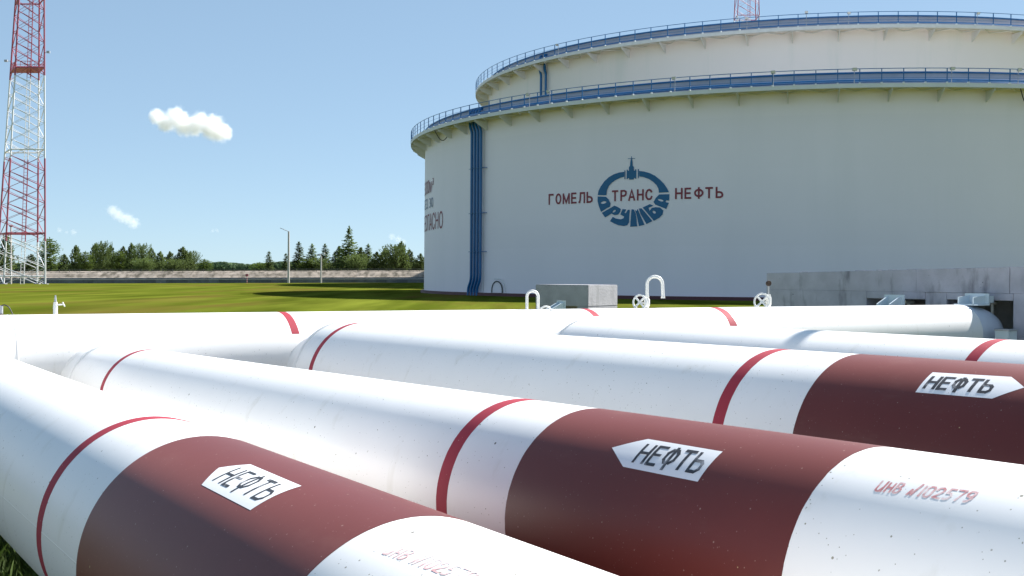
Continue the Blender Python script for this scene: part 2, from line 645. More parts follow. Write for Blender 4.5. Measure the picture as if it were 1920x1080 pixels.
def pipe_body(k, t0, t1, parent, name='pipe_body'):
    c = CY[k]
    mb = MB()
    n = 128
    cuts = max(2, int((t1 - t0) / 0.5))
    vs = [c.P(t0 + (t1 - t0) * j / cuts, 2 * math.pi * i / n) for j in range(cuts + 1) for i in range(n)]
    fs = []
    for j in range(cuts):
        for i in range(n):
            l = (i + 1) % n
            fs.append((j * n + i, j * n + l, (j + 1) * n + l, (j + 1) * n + i))
    mb.add(vs, fs)
    fix_out(mb, c)
    return obj(name, mb, M['pipe_white'], parent, smooth=True)


def bead(k, t, parent, w=0.018, mat_='pipe_white'):
    c = CY[k]
    mb = MB()
    pts = [c.P(t, 2 * math.pi * i / 96, w * 0.15) for i in range(96)]
    mb.tube(pts, w * 0.55, 8, closed=True)
    return obj('weld_seam', mb, M[mat_], parent, smooth=True)


def stripe(k, t0, t1, parent, a0=-math.pi, a1=math.pi, name='red_stripe'):
    return obj(name, CY[k].sleeve(t0, t1, 0.0012, a0, a1), M['red_band'], parent, smooth=True)


def arrow(k, px_poly, parent, label):
    c = CY[k]
    poly = [c.hit(*p) for p in px_poly]
    o = obj('arrow_label', c.patch(poly, 0.002), M['label_white'], parent, smooth=True)
    o['label'] = label
    return o


T_COLL = {1: -7.91, 2: -9.57}
specs = {
    1: dict(label='nearest white oil pipe with a brown band, running in from the lower left corner', t0=0.3, t1=26.0,
            stripes=[(7.893 - .05, 7.893 + .05)], brown=(8.611, 10.519)),
    2: dict(label='second white oil pipe with a brown band whose arrow label points left', t0=0.3, t1=26.0,
            stripes=[(2.33 - .05, 2.33 + .05), (8.761, 8.861)], brown=(9.368, 10.982)),
    3: dict(label='third thick white oil pipe with a brown band whose arrow label points right', t0=0.3, t1=26.0,
            stripes=[(1.519, 1.61), (7.907, 8.009)], brown=(8.610, 10.6)),
    4: dict(label='farthest thick white oil pipe with one red stripe, in front of the concrete wall', t0=0.3, t1=26.0,
            stripes=[(7.4386, 7.56)], brown=(9.2, 11.0)),
}
for k, sp in specs.items():
    c = CY[k]
    base = c.A + c.u * 6
    T = thing('oil_pipe', sp['label'], 'pipe', (base.x, base.y, 0), 'parallel oil pipes branching off the collector pipe')
    rim = {1: 1.2, 2: 0.987, 3: 1.144, 4: 1.198}[k]
    if c.r > CY[5].r:
        pipe_body(k, rim, sp['t1'], T)
        mb = MB().lathe([(0.50, 0.15), (0.51, rim - 0.62), (0.56, rim - 0.45), (c.r - 0.05, rim - 0.16), (c.r - 0.01, rim - 0.06), (c.r, rim)], 96, c.A, c.u)
        fix_out(mb, c)
        obj('reducer', mb, M['pipe_white'], T, smooth=True)
    else:
        pipe_body(k, sp['t0'], sp['t1'], T)
    for (a, b) in sp['stripes']:
        stripe(k, a, b, T)
    obj('brown_band', c.sleeve(sp['brown'][0], sp['brown'][1], 0.0012, nt=8), M['pipe_brown'], T, smooth=True)
    bead(k, rim, T, 0.03)
    bead(k, rim + 11.6, T, 0.012)
    for t in (3.5, 14.5, 21.0):
        support(T, c, t)
    specs[k]['root'] = T
    # longitudinal mill seam, on the side it shows
    if k == 1:
        ts, a_s = c.hit(72, 993)
        mb = MB()
        mb.tube([c.P(1.3 + 11.3 * i / 40, a_s, -0.0086) for i in range(41)], 0.0095, 10)
        obj('mill_seam', mb, M['pipe_white'], T, smooth=True)

r1 = specs[1]['root']
arrow(1, [(410.4, 877.8), (378.3, 909.8), (470, 957.4), (565.7, 912), (470, 871.5)], r1, 'white arrow label pointing left')
c = CY[1]
s0, a0 = c.hit(401.3, 900.7)
_, a0t = c.hit(452.8, 880)
s1, a1 = c.hit(486, 939)
strokes(c, 'НЕФТЬ', s0, s1, a0, a1, a0t - a0, 0.0125, 0.003, glyphs=(M['stencil'], r1))
s0, a0 = c.hit(716.6, 1037.5)
_, a0t = c.hit(741.8, 1021.5)
s1, a1 = c.hit(872, 1092)
strokes(c, 'инв N102579', s0, s1, a0, a1, a0t - a0, 0.0065, 0.0008, gap=0.3, glyphs=(M['num_faint'], r1))

r2 = specs[2]['root']
arrow(2, [(1148, 840), (1168.8, 875.6), (1308.8, 903.8), (1355.6, 847.5), (1215.6, 823.8)], r2, 'white arrow label pointing left')
c = CY[2]
s0, a0 = c.hit(1187.5, 866)
_, a0t = c.hit(1215, 835)
s1, a1 = c.hit(1306, 886.5)
strokes(c, 'НЕФТЬ', s0, s1, a0, a1, a0t - a0, 0.0150, 0.003, glyphs=(M['stencil'], r2))
s0, a0 = c.hit(1640, 920)
_, a0t = c.hit(1651, 904)
s1, a1 = c.hit(1818, 942)
strokes(c, 'инв N102579', s0, s1, a0, a1, (a0t - a0) * 1.15, 0.0075, 0.0008, gap=0.28, glyphs=(M['num_red'], r2))

r3 = specs[3]['root']
arrow(3, [(1716.6, 735.8), (1860.4, 747.9), (1921, 727), (1896.5, 707.2), (1749, 698.6)], r3, 'white arrow label pointing right')
c = CY[3]
s0, a0 = c.hit(1732.5, 727.8)
_, a0t = c.hit(1751.6, 707.2)
s1, a1 = c.hit(1853, 736.4)
strokes(c, 'НЕФТЬ', s0, s1, a0, a1, a0t - a0, 0.021, 0.003, glyphs=(M['stencil'], r3))

# the collector pipe that the four pipes branch off
c = CY[5]
b5 = c.A + c.u * 14
COLL = thing('collector_pipe', 'long white collector pipe crossing behind the others, with a rounded closed end at right', 'pipe', (b5.x, b5.y, 0))
pipe_body(5, -9, 26.144, COLL)
prof = [(c.r * math.cos(a) ** 0.8, 1.25 * math.sin(a)) for a in [R_(i * 6) for i in range(15)]] + [(0.001, 1.25)]
mb = MB().lathe(prof, 96, c.A + c.u * 26.144, c.u)
fix_out(mb, c)
obj('end_cap', mb, M['cap'], COLL, smooth=True)
for t in (8.672, 26.15):
    bead(5, t, COLL, 0.007)
_, ab = c.hit(562, 626)
stripe(5, 11.83, 11.93, COLL, -0.9, ab, 'red_arc_stripe')
stripe(5, 16.68, 16.80, COLL, -0.9, c.hit(1122, 593)[1], 'red_arc_stripe')
stripe(5, 19.36, 19.52, COLL, -0.9, c.hit(1385, 611)[1], 'red_arc_stripe')
for t in (-6, 2.5, 13.5, 24.5):
    support(COLL, c, t)

# ------------------------------------------------------------------ mostly unseen gravel between the pipes, laid to bounce cream light up
mb = MB()
pl = []
for (k, t) in ((1, -1.5), (1, 26)):
    P = CY[1].A + CY[1].u * t + Vector((0.83, 0.56, 0)) * 0.9
    pl.append((P.x, P.y))
for (k, t) in ((4, 26), (4, -1.5)):
    P = CY[4].A + CY[4].u * t + Vector((0.83, 0.56, 0)) * 3
    pl.append((P.x, P.y))
mb.add([(x, y, 0.015) for x, y in pl], [tuple(range(4))])
o = obj('gravel_bounce_bed', mb, M['gravel'])
tag(o, kind='structure')


mb = MB()  # unseen strip left of the nearest pipe, added to bounce warm light
q_ = []
for (t, d) in ((-4, -2.6), (26, -2.6), (26, -9.5), (-4, -9.5)):
    P = CY[1].A + CY[1].u * t + Vector((0.83, 0.56, 0)) * d
    q_.append((P.x, P.y, 0.012))
mb.add(q_, [(3, 2, 1, 0) if False else (0, 1, 2, 3)])
o = obj('bounce_strip', mb, M['gravel'])
tag(o, kind='structure')


# ------------------------------------------------------------------ storage tanks
class Tank:
    def __init__(s, name, label, C, R, zr, k, dth, ph, mats, foundation=True, group=None):
        s.C = Vector((C[0], C[1], 0))
        s.R, s.zr, s.k = R, zr, k
        s.Rs = R - 1.55 * k
        s.deck = zr - 1.13 * k
        g0 = 0.5
        root = s.root = thing(name, label, 'storage tank', (C[0], C[1], g0), group)
        SEG = 256
        face = math.atan2(-C[0], C[1])    # angle that looks at the camera; 0 = -Y

        def ring(prof, m, nm, seg=SEG, smooth=25, parent=root):
            mb = MB().lathe(prof, seg, (C[0], C[1], 0), closed_prof=True)
            return obj(nm, mb, m, parent, smooth=smooth)
        s.zb = 0.78 if foundation else g0 + 0.3
        top = s.deck + 1.08 * k
        ncr = 8
        hs = [s.zb + (s.deck - 0.02 - s.zb) * i / ncr for i in range(ncr + 1)]
        for i in range(ncr):
            d = 0.004 * (ncr - i)
            o = ring([(s.Rs + d, hs[i]), (s.Rs + d, hs[i + 1]), (s.Rs - 0.05, hs[i + 1]), (s.Rs - 0.05, hs[i])], mats['shell'], 'shell_course')
        ring([(s.Rs + 0.45, g0 - 0.3), (s.Rs + 0.40, s.zb), (s.Rs - 0.5, s.zb), (s.Rs - 0.5, g0 - 0.3)], M['maroon'], 'foundation_ring')
        ring([(s.Rs, s.deck - 0.02), (s.Rs, top), (s.Rs - 0.06, top), (s.Rs - 0.06, s.deck - 0.02)], M['rim_grey'], 'rim_wall')
        mb = MB().lathe([(s.Rs - 0.06, top - 0.35 * k), (0.01, top - 0.3 * k)], SEG, (C[0], C[1], 0))
        obj('roof', mb, M['roof'], root)
        # gallery
        ring([(s.Rs + 0.002, s.deck - 0.05 * k), (R - 0.03, s.deck - 0.05 * k), (R - 0.03, s.deck), (s.Rs + 0.002, s.deck)], mats['gallery'], 'gallery_deck')
        ring([(R - 0.02, s.deck - 0.30 * k), (R + 0.03 * k, s.deck - 0.30 * k), (R + 0.03 * k, s.deck + 0.02), (R - 0.02, s.deck + 0.02)], mats['gallery'], 'gallery_fascia')
        ring([(s.Rs + 0.55 * k, s.deck - 0.22 * k), (s.Rs + 0.63 * k, s.deck - 0.22 * k), (s.Rs + 0.63 * k, s.deck - 0.06 * k), (s.Rs + 0.55 * k, s.deck - 0.06 * k)], mats['gallery'], 'gallery_stringer')

        def tring(rad, z, r, m, nm, seg=192, sg=8):
            mb = MB().tube([(C[0] + rad * math.cos(2 * math.pi * i / seg), C[1] + rad * math.sin(2 * math.pi * i / seg), z) for i in range(seg)], r, sg, closed=True)
            return obj(nm, mb, m, root, smooth=True)
        tring(R, s.zr, 0.028 * k, M['blue'], 'top_rail')
        tring(R, s.deck + 0.42 * k, 0.014 * k, M['blue'], 'middle_rail')
        tring(R, s.deck + 0.74 * k, 0.012 * k, M['blue'], 'middle_rail')
        tring(s.Rs + 0.10 * k, top + 0.0, 0.075 * k, M['blue'], 'foam_ring_pipe')
        tring(R - 0.62 * k, s.deck + 0.31 * k, (0.125 if k < 1.2 else 0.06) * k, M['blue'], 'cooling_ring_pipe')
        # posts, one every dth
        pm = MB()
        w = 0.032 * k
        pm.box(-w, -w, 0.10 * k, w, w, 1.13 * k, 0)
        pm.box(-w * 2, -w * 2.2, -0.03 * k, w * 2, w * 2.2, 0.10 * k, 1)
        pme = pm.mesh('railing_post', [M['blue'], M['tower_white']])
        span = R_(104)
        i0 = int((face - span - ph) / dth)
        i1 = int((face + span - ph) / dth)
        for i in range(i0, i1 + 1):
            th = ph + i * dth
            link('railing_post', pme, root, (R * math.sin(th), -R * math.cos(th), s.deck - g0), th)
        # triangular brackets under the gallery
        bt = 0.022 * k
        L0, D0 = 1.45 * k, 0.85 * k
        zz = -0.31 * k
        bm_ = MB()
        v = [(-bt, 0, zz), (-bt, L0, zz), (-bt, L0, zz - D0), (-bt, L0 - 0.22 * k, zz - D0), (-bt, 0, zz - 0.16 * k)]
        # local: y=0 is the outer edge, y=L0 the shell
        v += [(bt, y, z) for (_, y, z) in v]
        n = 5
        fs = [tuple(range(n))[::-1], tuple(range(n, 2 * n))] + [(i, (i + 1) % n, n + (i + 1) % n, n + i) for i in range(n)]
        bm_.add(v, fs)
        bme = bm_.mesh('gallery_bracket', mats['gallery'])
        db = dth * 2.4
        ph2 = ph + dth * 0.3
        for i in range(int((face - span - ph2) / db), int((face + span - ph2) / db) + 1):
            th = ph2 + i * db
            rr = R - 0.05
            link('gallery_bracket', bme, root, (rr * math.sin(th), -rr * math.cos(th), s.deck - g0), th)
        # zigzag bracing in the plane just under the deck
        zb_ = s.deck - 0.14 * k
        mb = MB()
        q = db / 3
        n = int(2 * span / q)
        for i in range(n):
            th = face - span + i * q
            ra, rb = (R - 0.06 * k, s.Rs + 0.08) if i % 2 else (s.Rs + 0.08, R - 0.06 * k)
            p = Vector((C[0] + ra * math.sin(th), C[1] - ra * math.cos(th), zb_ - 0.17 * k))
            q_ = Vector((C[0] + rb * math.sin(th + q), C[1] - rb * math.cos(th + q), zb_ - 0.17 * k))
            mb.tube([p, q_], 0.045 * k, 4)
        o = obj('deck_bracing', mb, mats['gallery'], root)
        o['kind'] = 'stuff'

    def hit(s, px, py, dr=0.0):
        v = ray(px, py)
        h = Vector((v.x, v.y))
        c = Vector((s.C.x, s.C.y))
        R = s.Rs + dr
        qa, qb, qc = h.dot(h), -2 * h.dot(c), c.dot(c) - R * R
        d = max(0, qb * qb - 4 * qa * qc)
        t = (-qb - math.sqrt(d)) / (2 * qa)
        P = CAMPOS + v * t
        return math.atan2(P.x - s.C.x, -(P.y - s.C.y)), P.z

    def P(s, th, z, dr=0.0):
        R = s.Rs + dr
        return Vector((s.C.x + R * math.sin(th), s.C.y - R * math.cos(th), z))


R1 = 44.5
T1 = Tank('oil_storage_tank', 'nearer huge white oil tank with the round blue emblem on its wall',
          (0.74276 * R1, 2.92041 * R1), R1, HC + 0.35813 * R1, 1.0, 0.03609, -0.37207,
          dict(shell=M['tank_a'], gallery=M['gallery']), group='oil storage tanks')
R2 = 71.5
T2 = Tank('oil_storage_tank', 'farther cream tank rising behind the nearer one, only its upper wall and railing showing',
          (0.8866 * R2, 3.47082 * R2), R2, HC + 0.58306 * R2, 1.75, 0.04239, -0.39136,
          dict(shell=M['tank_b'], gallery=M['gallery_b']), group='oil storage tanks')


def smooth_path(pts, n=6):
    """rounds the corners of a polyline"""
    pts = [Vector(p) for p in pts]
    out = [pts[0]]
    for i in range(1, len(pts) - 1):
        a, b, c_ = pts[i - 1], pts[i], pts[i + 1]
        k = min((a - b).length, (c_ - b).length) * 0.4
        p, q = b + (a - b).normalized() * k, b + (c_ - b).normalized() * k
        for j in range(n + 1):
            t = j / n
            out.append(p * (1 - t) ** 2 + b * 2 * t * (1 - t) + q * t * t)
    out.append(pts[-1])
    return out


# blue foam and water risers on the near tank
xs_ = [884.6, 890.2, 895.8, 901.4]
for i, px in enumerate(xs_):
    th, _ = T1.hit(px, 400, 0.35)
    sh = -0.0125
    path = [T1.P(th + sh, 0.5, 0.38), T1.P(th + sh, 1.15, 0.38), T1.P(th, 2.0, 0.38), T1.P(th, T1.deck - 1.1, 0.38),
            T1.P(th + sh * 0.7, T1.deck - 0.55, 0.38), T1.P(th + sh * 0.7, T1.deck + 0.98, 0.38), T1.P(th + sh * 0.7, T1.deck + 1.0, -0.9)]
    mb = MB().tube(smooth_path(path), 0.135, 14)
    obj('riser_pipe', mb, M['blue'], T1.root, smooth=True)
for z in (4.6, 8.2, 12.4):
    th0, _ = T1.hit(882, 400, 0.35)
    th1, _ = T1.hit(907.5, 400, 0.35)
    mb = MB()
    for dr in (0.22, 0.53):
        mb.tube([T1.P(th0 + (th1 - th0) * j / 4, z, dr) for j in range(5)], 0.025, 5)
    mb.tube([T1.P(th1, z, 0), T1.P(th1, z, 0.55)], 0.03, 5)
    obj('pipe_clamp', mb, M['blue'], T1.root)
th, _ = T1.hit(906.5, 400, 0.1)
mb = MB().tube([T1.P(th, 0.8, 0.12), T1.P(th, T1.deck - 0.3, 0.12)], 0.035, 6)
obj('cable_conduit', mb, M['gallery'], T1.root)
# risers on the far tank
for px in (1014.5, 1023.5):
    th, _ = T2.hit(px, 150, 0.5)
    sh = -0.006
    path = [T2.P(th, 20, 0.5), T2.P(th, T2.deck - 2.2, 0.5), T2.P(th + sh, T2.deck - 1.3, 0.5), T2.P(th + sh, T2.deck + 1.4, 0.5), T2.P(th + sh, T2.deck + 1.45, -1)]
    mb = MB().tube(smooth_path(path), 0.23, 12)
    obj('riser_pipe', mb, M['blue'], T2.root, smooth=True)

# manhole with its arch frame and davit
th, zc = T1.hit(932, 553, 0.1)
th0, _ = T1.hit(922.5, 553, 0.1)
hw = abs(th - th0)
zt = T1.hit(932, 527.5, 0.1)[1]
mb = MB()
zb = T1.zb + 0.03
zm = zt - hw * T1.Rs
pts = [T1.P(th - hw, zb, 0.12), T1.P(th - hw, zm, 0.12)]
pts += [T1.P(th - hw * math.cos(a), zm + hw * T1.Rs * math.sin(a), 0.12) for a in [math.pi * i / 12 for i in range(1, 12)]]
pts += [T1.P(th + hw, zm, 0.12), T1.P(th + hw, zb, 0.12)]
obj('manhole_frame', MB().tube(pts, 0.055, 8), M['mesh_fence'], T1.root, smooth=True)
vs = [T1.P(th - hw * 0.9, zb, 0.1), T1.P(th + hw * 0.9, zb, 0.1)] + [T1.P(th + hw * 0.9 * math.cos(a), zm + hw * 0.9 * T1.Rs * math.sin(a), 0.1) for a in [math.pi * i / 12 for i in range(13)]]
vs2 = [v + (T1.C - Vector((v.x, v.y, 0))).normalized() * 0.14 for v in vs]
vs2 = [Vector((a.x, a.y, b.z)) for a, b in zip(vs2, vs)]
mb = MB().add(vs + vs2, [tuple(range(len(vs)))] + [(i, i + len(vs), (i + 1) % len(vs) + len(vs), (i + 1) % len(vs)) for i in range(len(vs))])
obj('manhole_door', mb, M['tank_a'], T1.root)
pts = smooth_path([T1.P(th - 0.002, zt + 0.22, 0.35), T1.P(th + hw * 1.1, zt + 0.22, 0.35), T1.P(th + hw * 1.6, zt - 0.35, 0.2), T1.P(th + hw * 1.6, zt - 1.0, 0.15)])
obj('davit_arm', MB().tube(pts, 0.035, 6), M['gallery'], T1.root, smooth=True)


# lettering on the tank walls
def text_mesh(body, bold=0.0):
    cu = bpy.data.curves.new('text', 'FONT')
    cu.body = body
    cu.size = 1.0
    cu.offset = bold
    cu.resolution_u = 4
    o = bpy.data.objects.new('text', cu)
    COL.objects.link(o)
    dg = bpy.context.evaluated_depsgraph_get()
    me = bpy.data.meshes.new_from_object(o.evaluated_get(dg))
    vs = [tuple(v.co) for v in me.vertices]
    fs = [tuple(p.vertices) for p in me.polygons]
    bpy.data.objects.remove(o)
    bpy.data.meshes.remove(me)
    bpy.data.curves.remove(cu)
    x0 = min(v[0] for v in vs)
    x1 = max(v[0] for v in vs)
    y0 = min(v[1] for v in vs)
    y1 = max(v[1] for v in vs)
    return [((v[0] - x0) / (x1 - x0), (v[1] - y0) / (y1 - y0)) for v in vs], fs


def wall_text(tank, body, th0, th1, z0, z1, m, bold=0.012, name='wall_lettering', dr=0.05):
    vs, fs = text_mesh(body, bold)
    mb = MB().add([tank.P(th0 + (th1 - th0) * u, z0 + (z1 - z0) * v, dr) for u, v in vs], fs)
    out = []
    for f in mb.f:
        a, b, c_ = (Vector(mb.v[i]) for i in f[:3])
        n = (b - a).cross(c_ - a)
        out.append(f if n.dot(a - tank.C) > 0 else f[::-1])
    mb.f = out
    return obj(name, mb, m, tank.root)


CAPS = {
    'Г': [[(.09, 0), (.09, .92), (.62, .92)]],
    'О': [[(.36 + .27 * math.cos(a), .5 + .42 * math.sin(a)) for a in [2 * math.pi * i / 16 for i in range(17)]]],
    'М': [[(.09, 0), (.09, .97)], [(.09, .9), (.42, .12), (.75, .9)], [(.75, 0), (.75, .97)]],
    'Е': [[(.62, .08), (.09, .08), (.09, .92), (.60, .92)], [(.09, .51), (.56, .51)]],
    'Л': [[(.0, .08), (.12, .10), (.18, .3), (.22, .92), (.64, .92), (.64, 0)]],
    'Ь': [[(.09, 1), (.09, .08), (.42, .08), (.58, .18), (.6, .32), (.52, .48), (.36, .54), (.09, .54)]],
    'Н': [[(.09, 0), (.09, 1)], [(.62, 0), (.62, 1)], [(.09, .52), (.62, .52)]],
    'Ф': [[(.44, -.02), (.44, 1.02)], [(.44 + .34 * math.cos(a), .5 + .29 * math.sin(a)) for a in [2 * math.pi * i / 16 for i in range(17)]]],
    'Т': [[(.33, 0), (.33, .92)], [(0, .92), (.66, .92)]],
    'Р': [[(.09, 0), (.09, .92), (.42, .92), (.58, .84), (.6, .7), (.54, .54), (.38, .46), (.09, .46)]],
    'А': [[(.06, 0), (.36, .95), (.66, 0)], [(.18, .32), (.54, .32)]],
    'С': [[(.64, .68), (.56, .84), (.4, .93), (.22, .86), (.1, .66), (.08, .42), (.14, .22), (.28, .09), (.44, .08), (.58, .17), (.66, .36)]],
}


def px_text(body, x0, x1, yt, yb, xm=None):
    thA, z1_ = T1.hit(x0, yt, 0.05)
    _, z0_ = T1.hit(x0, yb, 0.05)
    thB, _ = T1.hit(x1, yt, 0.05)
    ws = [max(p[0] for st in CAPS[ch] for p in st) + 0.09 for ch in body]
    gap = 0.14
    tot_ = sum(ws) + gap * (len(body) - 1)
    wid = (thB - thA) * T1.Rs
    sx, sz = wid / tot_, z1_ - z0_
    hw = 0.082 * sz
    mb = MB()
    x = 0.0
    for ch, w_ in zip(body, ws):
        for st in CAPS[ch]:
            pts = [Vector(((x + p[0]) * sx, p[1] * sz)) for p in st]
            closed = (pts[0] - pts[-1]).length < 1e-4
            n = len(pts)
            L_, R__ = [], []
            for i, p in enumerate(pts):
                a = pts[i - 1] if i > 0 else (pts[-2] if closed else None)
                b = pts[i + 1] if i < n - 1 else (pts[1] if closed else None)
                d1 = (p - a).normalized() if a is not None else None
                d2 = (b - p).normalized() if b is not None else None
                if d1 is None:
                    nn, k = Vector((-d2.y, d2.x)), 1
                elif d2 is None:
                    nn, k = Vector((-d1.y, d1.x)), 1
                else:
                    n1, n2 = Vector((-d1.y, d1.x)), Vector((-d2.y, d2.x))
                    nn = (n1 + n2).normalized()
                    k = min(2.0, 1 / max(0.3, nn.dot(n1)))
                L_.append(p + nn * hw * k)
                R__.append(p - nn * hw * k)
            vs = []
            for a, b in zip(L_, R__):
                for q in (a, b):
                    vs.append(T1.P(thA + q.x / T1.Rs, z0_ + q.y, 0.05))
            mb.add(vs, [(2 * i, 2 * i + 1, 2 * i + 3, 2 * i + 2) for i in range(n - 1)])
        x += w_ + gap
    out = []
    for f in mb.f:
        a, b, c_ = (Vector(mb.v[i]) for i in f[:3])
        out.append(f if (b - a).cross(c_ - a).dot(a - T1.C) > 0 else f[::-1])
    mb.f = out
    obj('wall_lettering', mb, M['red_logo'], T1.root)


def px_text_old(body, x0, x1, yt, yb, xm=None):
    thA, zt_ = T1.hit(x0, yt, 0.05)
    _, zb_ = T1.hit(x0, yb, 0.05)
    thB, _ = T1.hit(x1, yt, 0.05)
    wall_text(T1, body, thA, thB, zb_, zt_, M['red_logo'])


px_text('ГОМЕЛЬ', 1028.5, 1111.5, 363.8, 384)
px_text('ТРАНС', 1147.5, 1224, 357, 377.6)
px_text('НЕФТЬ', 1265.6, 1356.7, 352.6, 373.4)
# warning text that wraps round the left limb of the tank
thR, zt_ = T1.hit(830.4, 395, 0.05)
_, zb_ = T1.hit(830.4, 428, 0.05)
pitch = T1.hit(821.8, 400, 0.05)[0] - T1.hit(815.3, 400, 0.05)[0]
wall_text(T1, 'ОГНЕОПАСНО', thR - pitch * 10.0, thR, zb_, zt_, M['red_logo'], bold=0.0)
thR2, zt_ = T1.hit(812, 368, 0.05)
_, zb_ = T1.hit(812, 388, 0.05)
wall_text(T1, 'РЕЗ. 30', thR2 - pitch * 5.2, thR2, zb_, zt_, M['blue_faint'], bold=0.0)
thR3, zt_ = T1.hit(813, 333, 0.05)
_, zb_ = T1.hit(813, 359, 0.05)
wall_text(T1, '50000м³', thR3 - pitch * 5.5, thR3, zb_, zt_, M['red_logo'], bold=0.0)


def emblem():
    P = []
    add = P.append
    add([(150, 618), (160, 560), (190, 500), (240, 430), (300, 375), (370, 335), (440, 312), (507, 304), (507, 371), (450, 385), (390, 415), (335, 455), (300, 495), (275, 550), (265, 620)])
    add([(511, 282), (523, 282), (523, 402), (511, 402)])
    add([(540, 275), (556, 275), (556, 290), (571, 290), (571, 238), (585, 225), (590, 170), (599, 129), (556, 129), (556, 123), (600, 122), (603, 92), (607, 92), (611, 121), (655, 120), (655, 126), (612, 128),
         (620, 170), (622, 225), (637, 235), (640, 290), (655, 285), (655, 270), (671, 270), (671, 395), (655, 395), (655, 385), (640, 388), (636, 407), (575, 409), (572, 390), (556, 388), (556, 401), (540, 401)])
    add([(692, 265), (705, 265), (705, 390), (692, 390)])
    add([(709, 292), (770, 298), (850, 320), (920, 355), (985, 405), (1040, 460), (1085, 525), (1110, 578), (975, 585), (970, 535), (945, 485), (900, 440), (840, 400), (770, 375), (709, 365)])

    def ell(cx, cy, rx, ry, rot):
        r = R_(rot)
        return [(cx + rx * math.cos(a) * math.cos(r) - ry * math.sin(a) * math.sin(r), cy + rx * math.cos(a) * math.sin(r) + ry * math.sin(a) * math.cos(r)) for a in [2 * math.pi * i / 14 for i in range(14)]]
    add([(148, 635), (262, 640), (300, 680), (322, 730), (315, 775), (270, 795), (195, 845), (165, 770), (148, 700)])
    add(ell(229, 718, 38, 16, -12))
    add([(205, 858), (375, 760), (420, 778), (460, 805), (455, 840), (425, 880), (380, 888), (335, 868), (250, 918)])
    add(ell(372, 835, 26, 12, -35))
    add([(485, 805), (535, 812), (510, 855), (530, 862), (555, 815), (583, 815), (575, 900), (572, 985), (550, 1025), (500, 1035), (430, 1025), (370, 1000), (315, 970), (352, 912), (400, 935), (460, 945), (500, 930), (505, 905), (455, 880)])
    add([(605, 808), (637, 812), (664, 870), (684, 1040), (588, 1045), (598, 890)])
    add([(650, 815), (672, 835), (688, 805), (714, 865), (782, 1018), (706, 1036), (672, 872)])
    add([(704, 800), (740, 795), (790, 850), (888, 968), (808, 1008), (728, 872)])
    add([(755, 785), (850, 740), (897, 755), (890, 765), (835, 790), (850, 830), (880, 790), (930, 780), (990, 785), (1035, 825), (1025, 880), (980, 925), (908, 965)])
    add(ell(912, 848, 24, 16, 30))
    add([(1117, 605), (980, 608), (935, 655), (903, 710), (925, 745), (1000, 775), (1075, 805), (1110, 722), (1062, 710), (1075, 690), (1115, 690)])
    add(ell(1000, 687, 38, 13, 15))
    cu = bpy.data.curves.new('emblem', 'CURVE')
    cu.dimensions = '2D'
    cu.fill_mode = 'BOTH'
    for poly in P:
        sp = cu.splines.new('POLY')
        sp.points.add(len(poly) - 1)
        for i, (x, y) in enumerate(poly):
            sp.points[i].co = (x, -y, 0, 1)
        sp.use_cyclic_u = True
    o = bpy.data.objects.new('emblem', cu)
    COL.objects.link(o)
    dg = bpy.context.evaluated_depsgraph_get()
    me = bpy.data.meshes.new_from_object(o.evaluated_get(dg))
    vs, fs = [], [tuple(p.vertices) for p in me.polygons]
    for v in me.vertices:
        th_, z_ = T1.hit(1100 + v.co.x / 7.2, 280 - v.co.y / 7.2, 0.05)
        vs.append(T1.P(th_, z_, 0.055))
    bpy.data.objects.remove(o)
    bpy.data.meshes.remove(me)
    bpy.data.curves.remove(cu)
    mb = MB().add(vs, fs)
    out = []
    for f in mb.f:
        a, b, c_ = (Vector(mb.v[i]) for i in f[:3])
        out.append(f if (b - a).cross(c_ - a).dot(a - T1.C) > 0 else f[::-1])
    mb.f = out
    obj('wall_emblem', mb, M['blue_logo'], T1.root)


emblem()


def floodlight(tank, px, k, up=0.0):
    th_, _ = tank.hit(px, 150, 1.5 * k)
    C = tank.C
    R = tank.R - 0.12 * k
    p = Vector((C.x + R * math.sin(th_), C.y - R * math.cos(th_), tank.deck))
    d = Vector((math.sin(th_), -math.cos(th_), 0))
    t_ = Vector((-d.y, d.x, 0))
    mb = MB()
    mb.tube([p, p + Vector((0, 0, (1.0 + up) * k))], 0.03 * k, 6)
    h = p + Vector((0, 0, (0.98 + up) * k))
    mb.obox(h - t_ * 0.16 * k + d * 0.05 * k, t_ * 0.32 * k, d * 0.16 * k, Vector((0, 0, 0.2 * k)) + d * 0.1 * k)
    o = obj('floodlight', mb, M['galv'], tank.root)
    g = MB().obox(h - t_ * 0.13 * k + d * 0.215 * k + Vector((0, 0, 0.02 * k)), t_ * 0.26 * k, d * 0.02 * k, Vector((0, 0, 0.15 * k)) + d * 0.08 * k)
    obj('lamp_glass', g, M['lamp'], o)


for px in (992, 1030, 1265, 1450, 1602, 1785, 1910):
    floodlight(T1, px, 1.0)
for px in (1048, 1400, 1511, 1590, 1830):
    floodlight(T2, px, 1.55, 0.1 if px != 1511 else 0.35)
# cable hanging under the gallery
for (px0, px1) in ((816, 842), (1912, 1932)):
    a_, _ = T1.hit(px0, 240, 1.4)
    b2, _ = T1.hit(px1, 240, 0.1)
    pts = []
    for i in range(13):
        t = i / 12
        pts.append(T1.P(a_ + (b2 - a_) * t, T1.deck - 0.3 - 1.0 * math.sin(math.pi * t * 0.9), 1.45 - 1.35 * t))
    obj('drooping_cable', MB().tube(pts, 0.04, 6), M['black'], T1.root, smooth=True)

# ------------------------------------------------------------------ concrete wall and block, with the pipe anchors in front
u4 = Vector((0.56, -0.828, 0)).normalized()
u5 = Vector((0.828, 0.56, 0)).normalized()
W0 = at(1437, 560, 27.9)
W0.z = 0


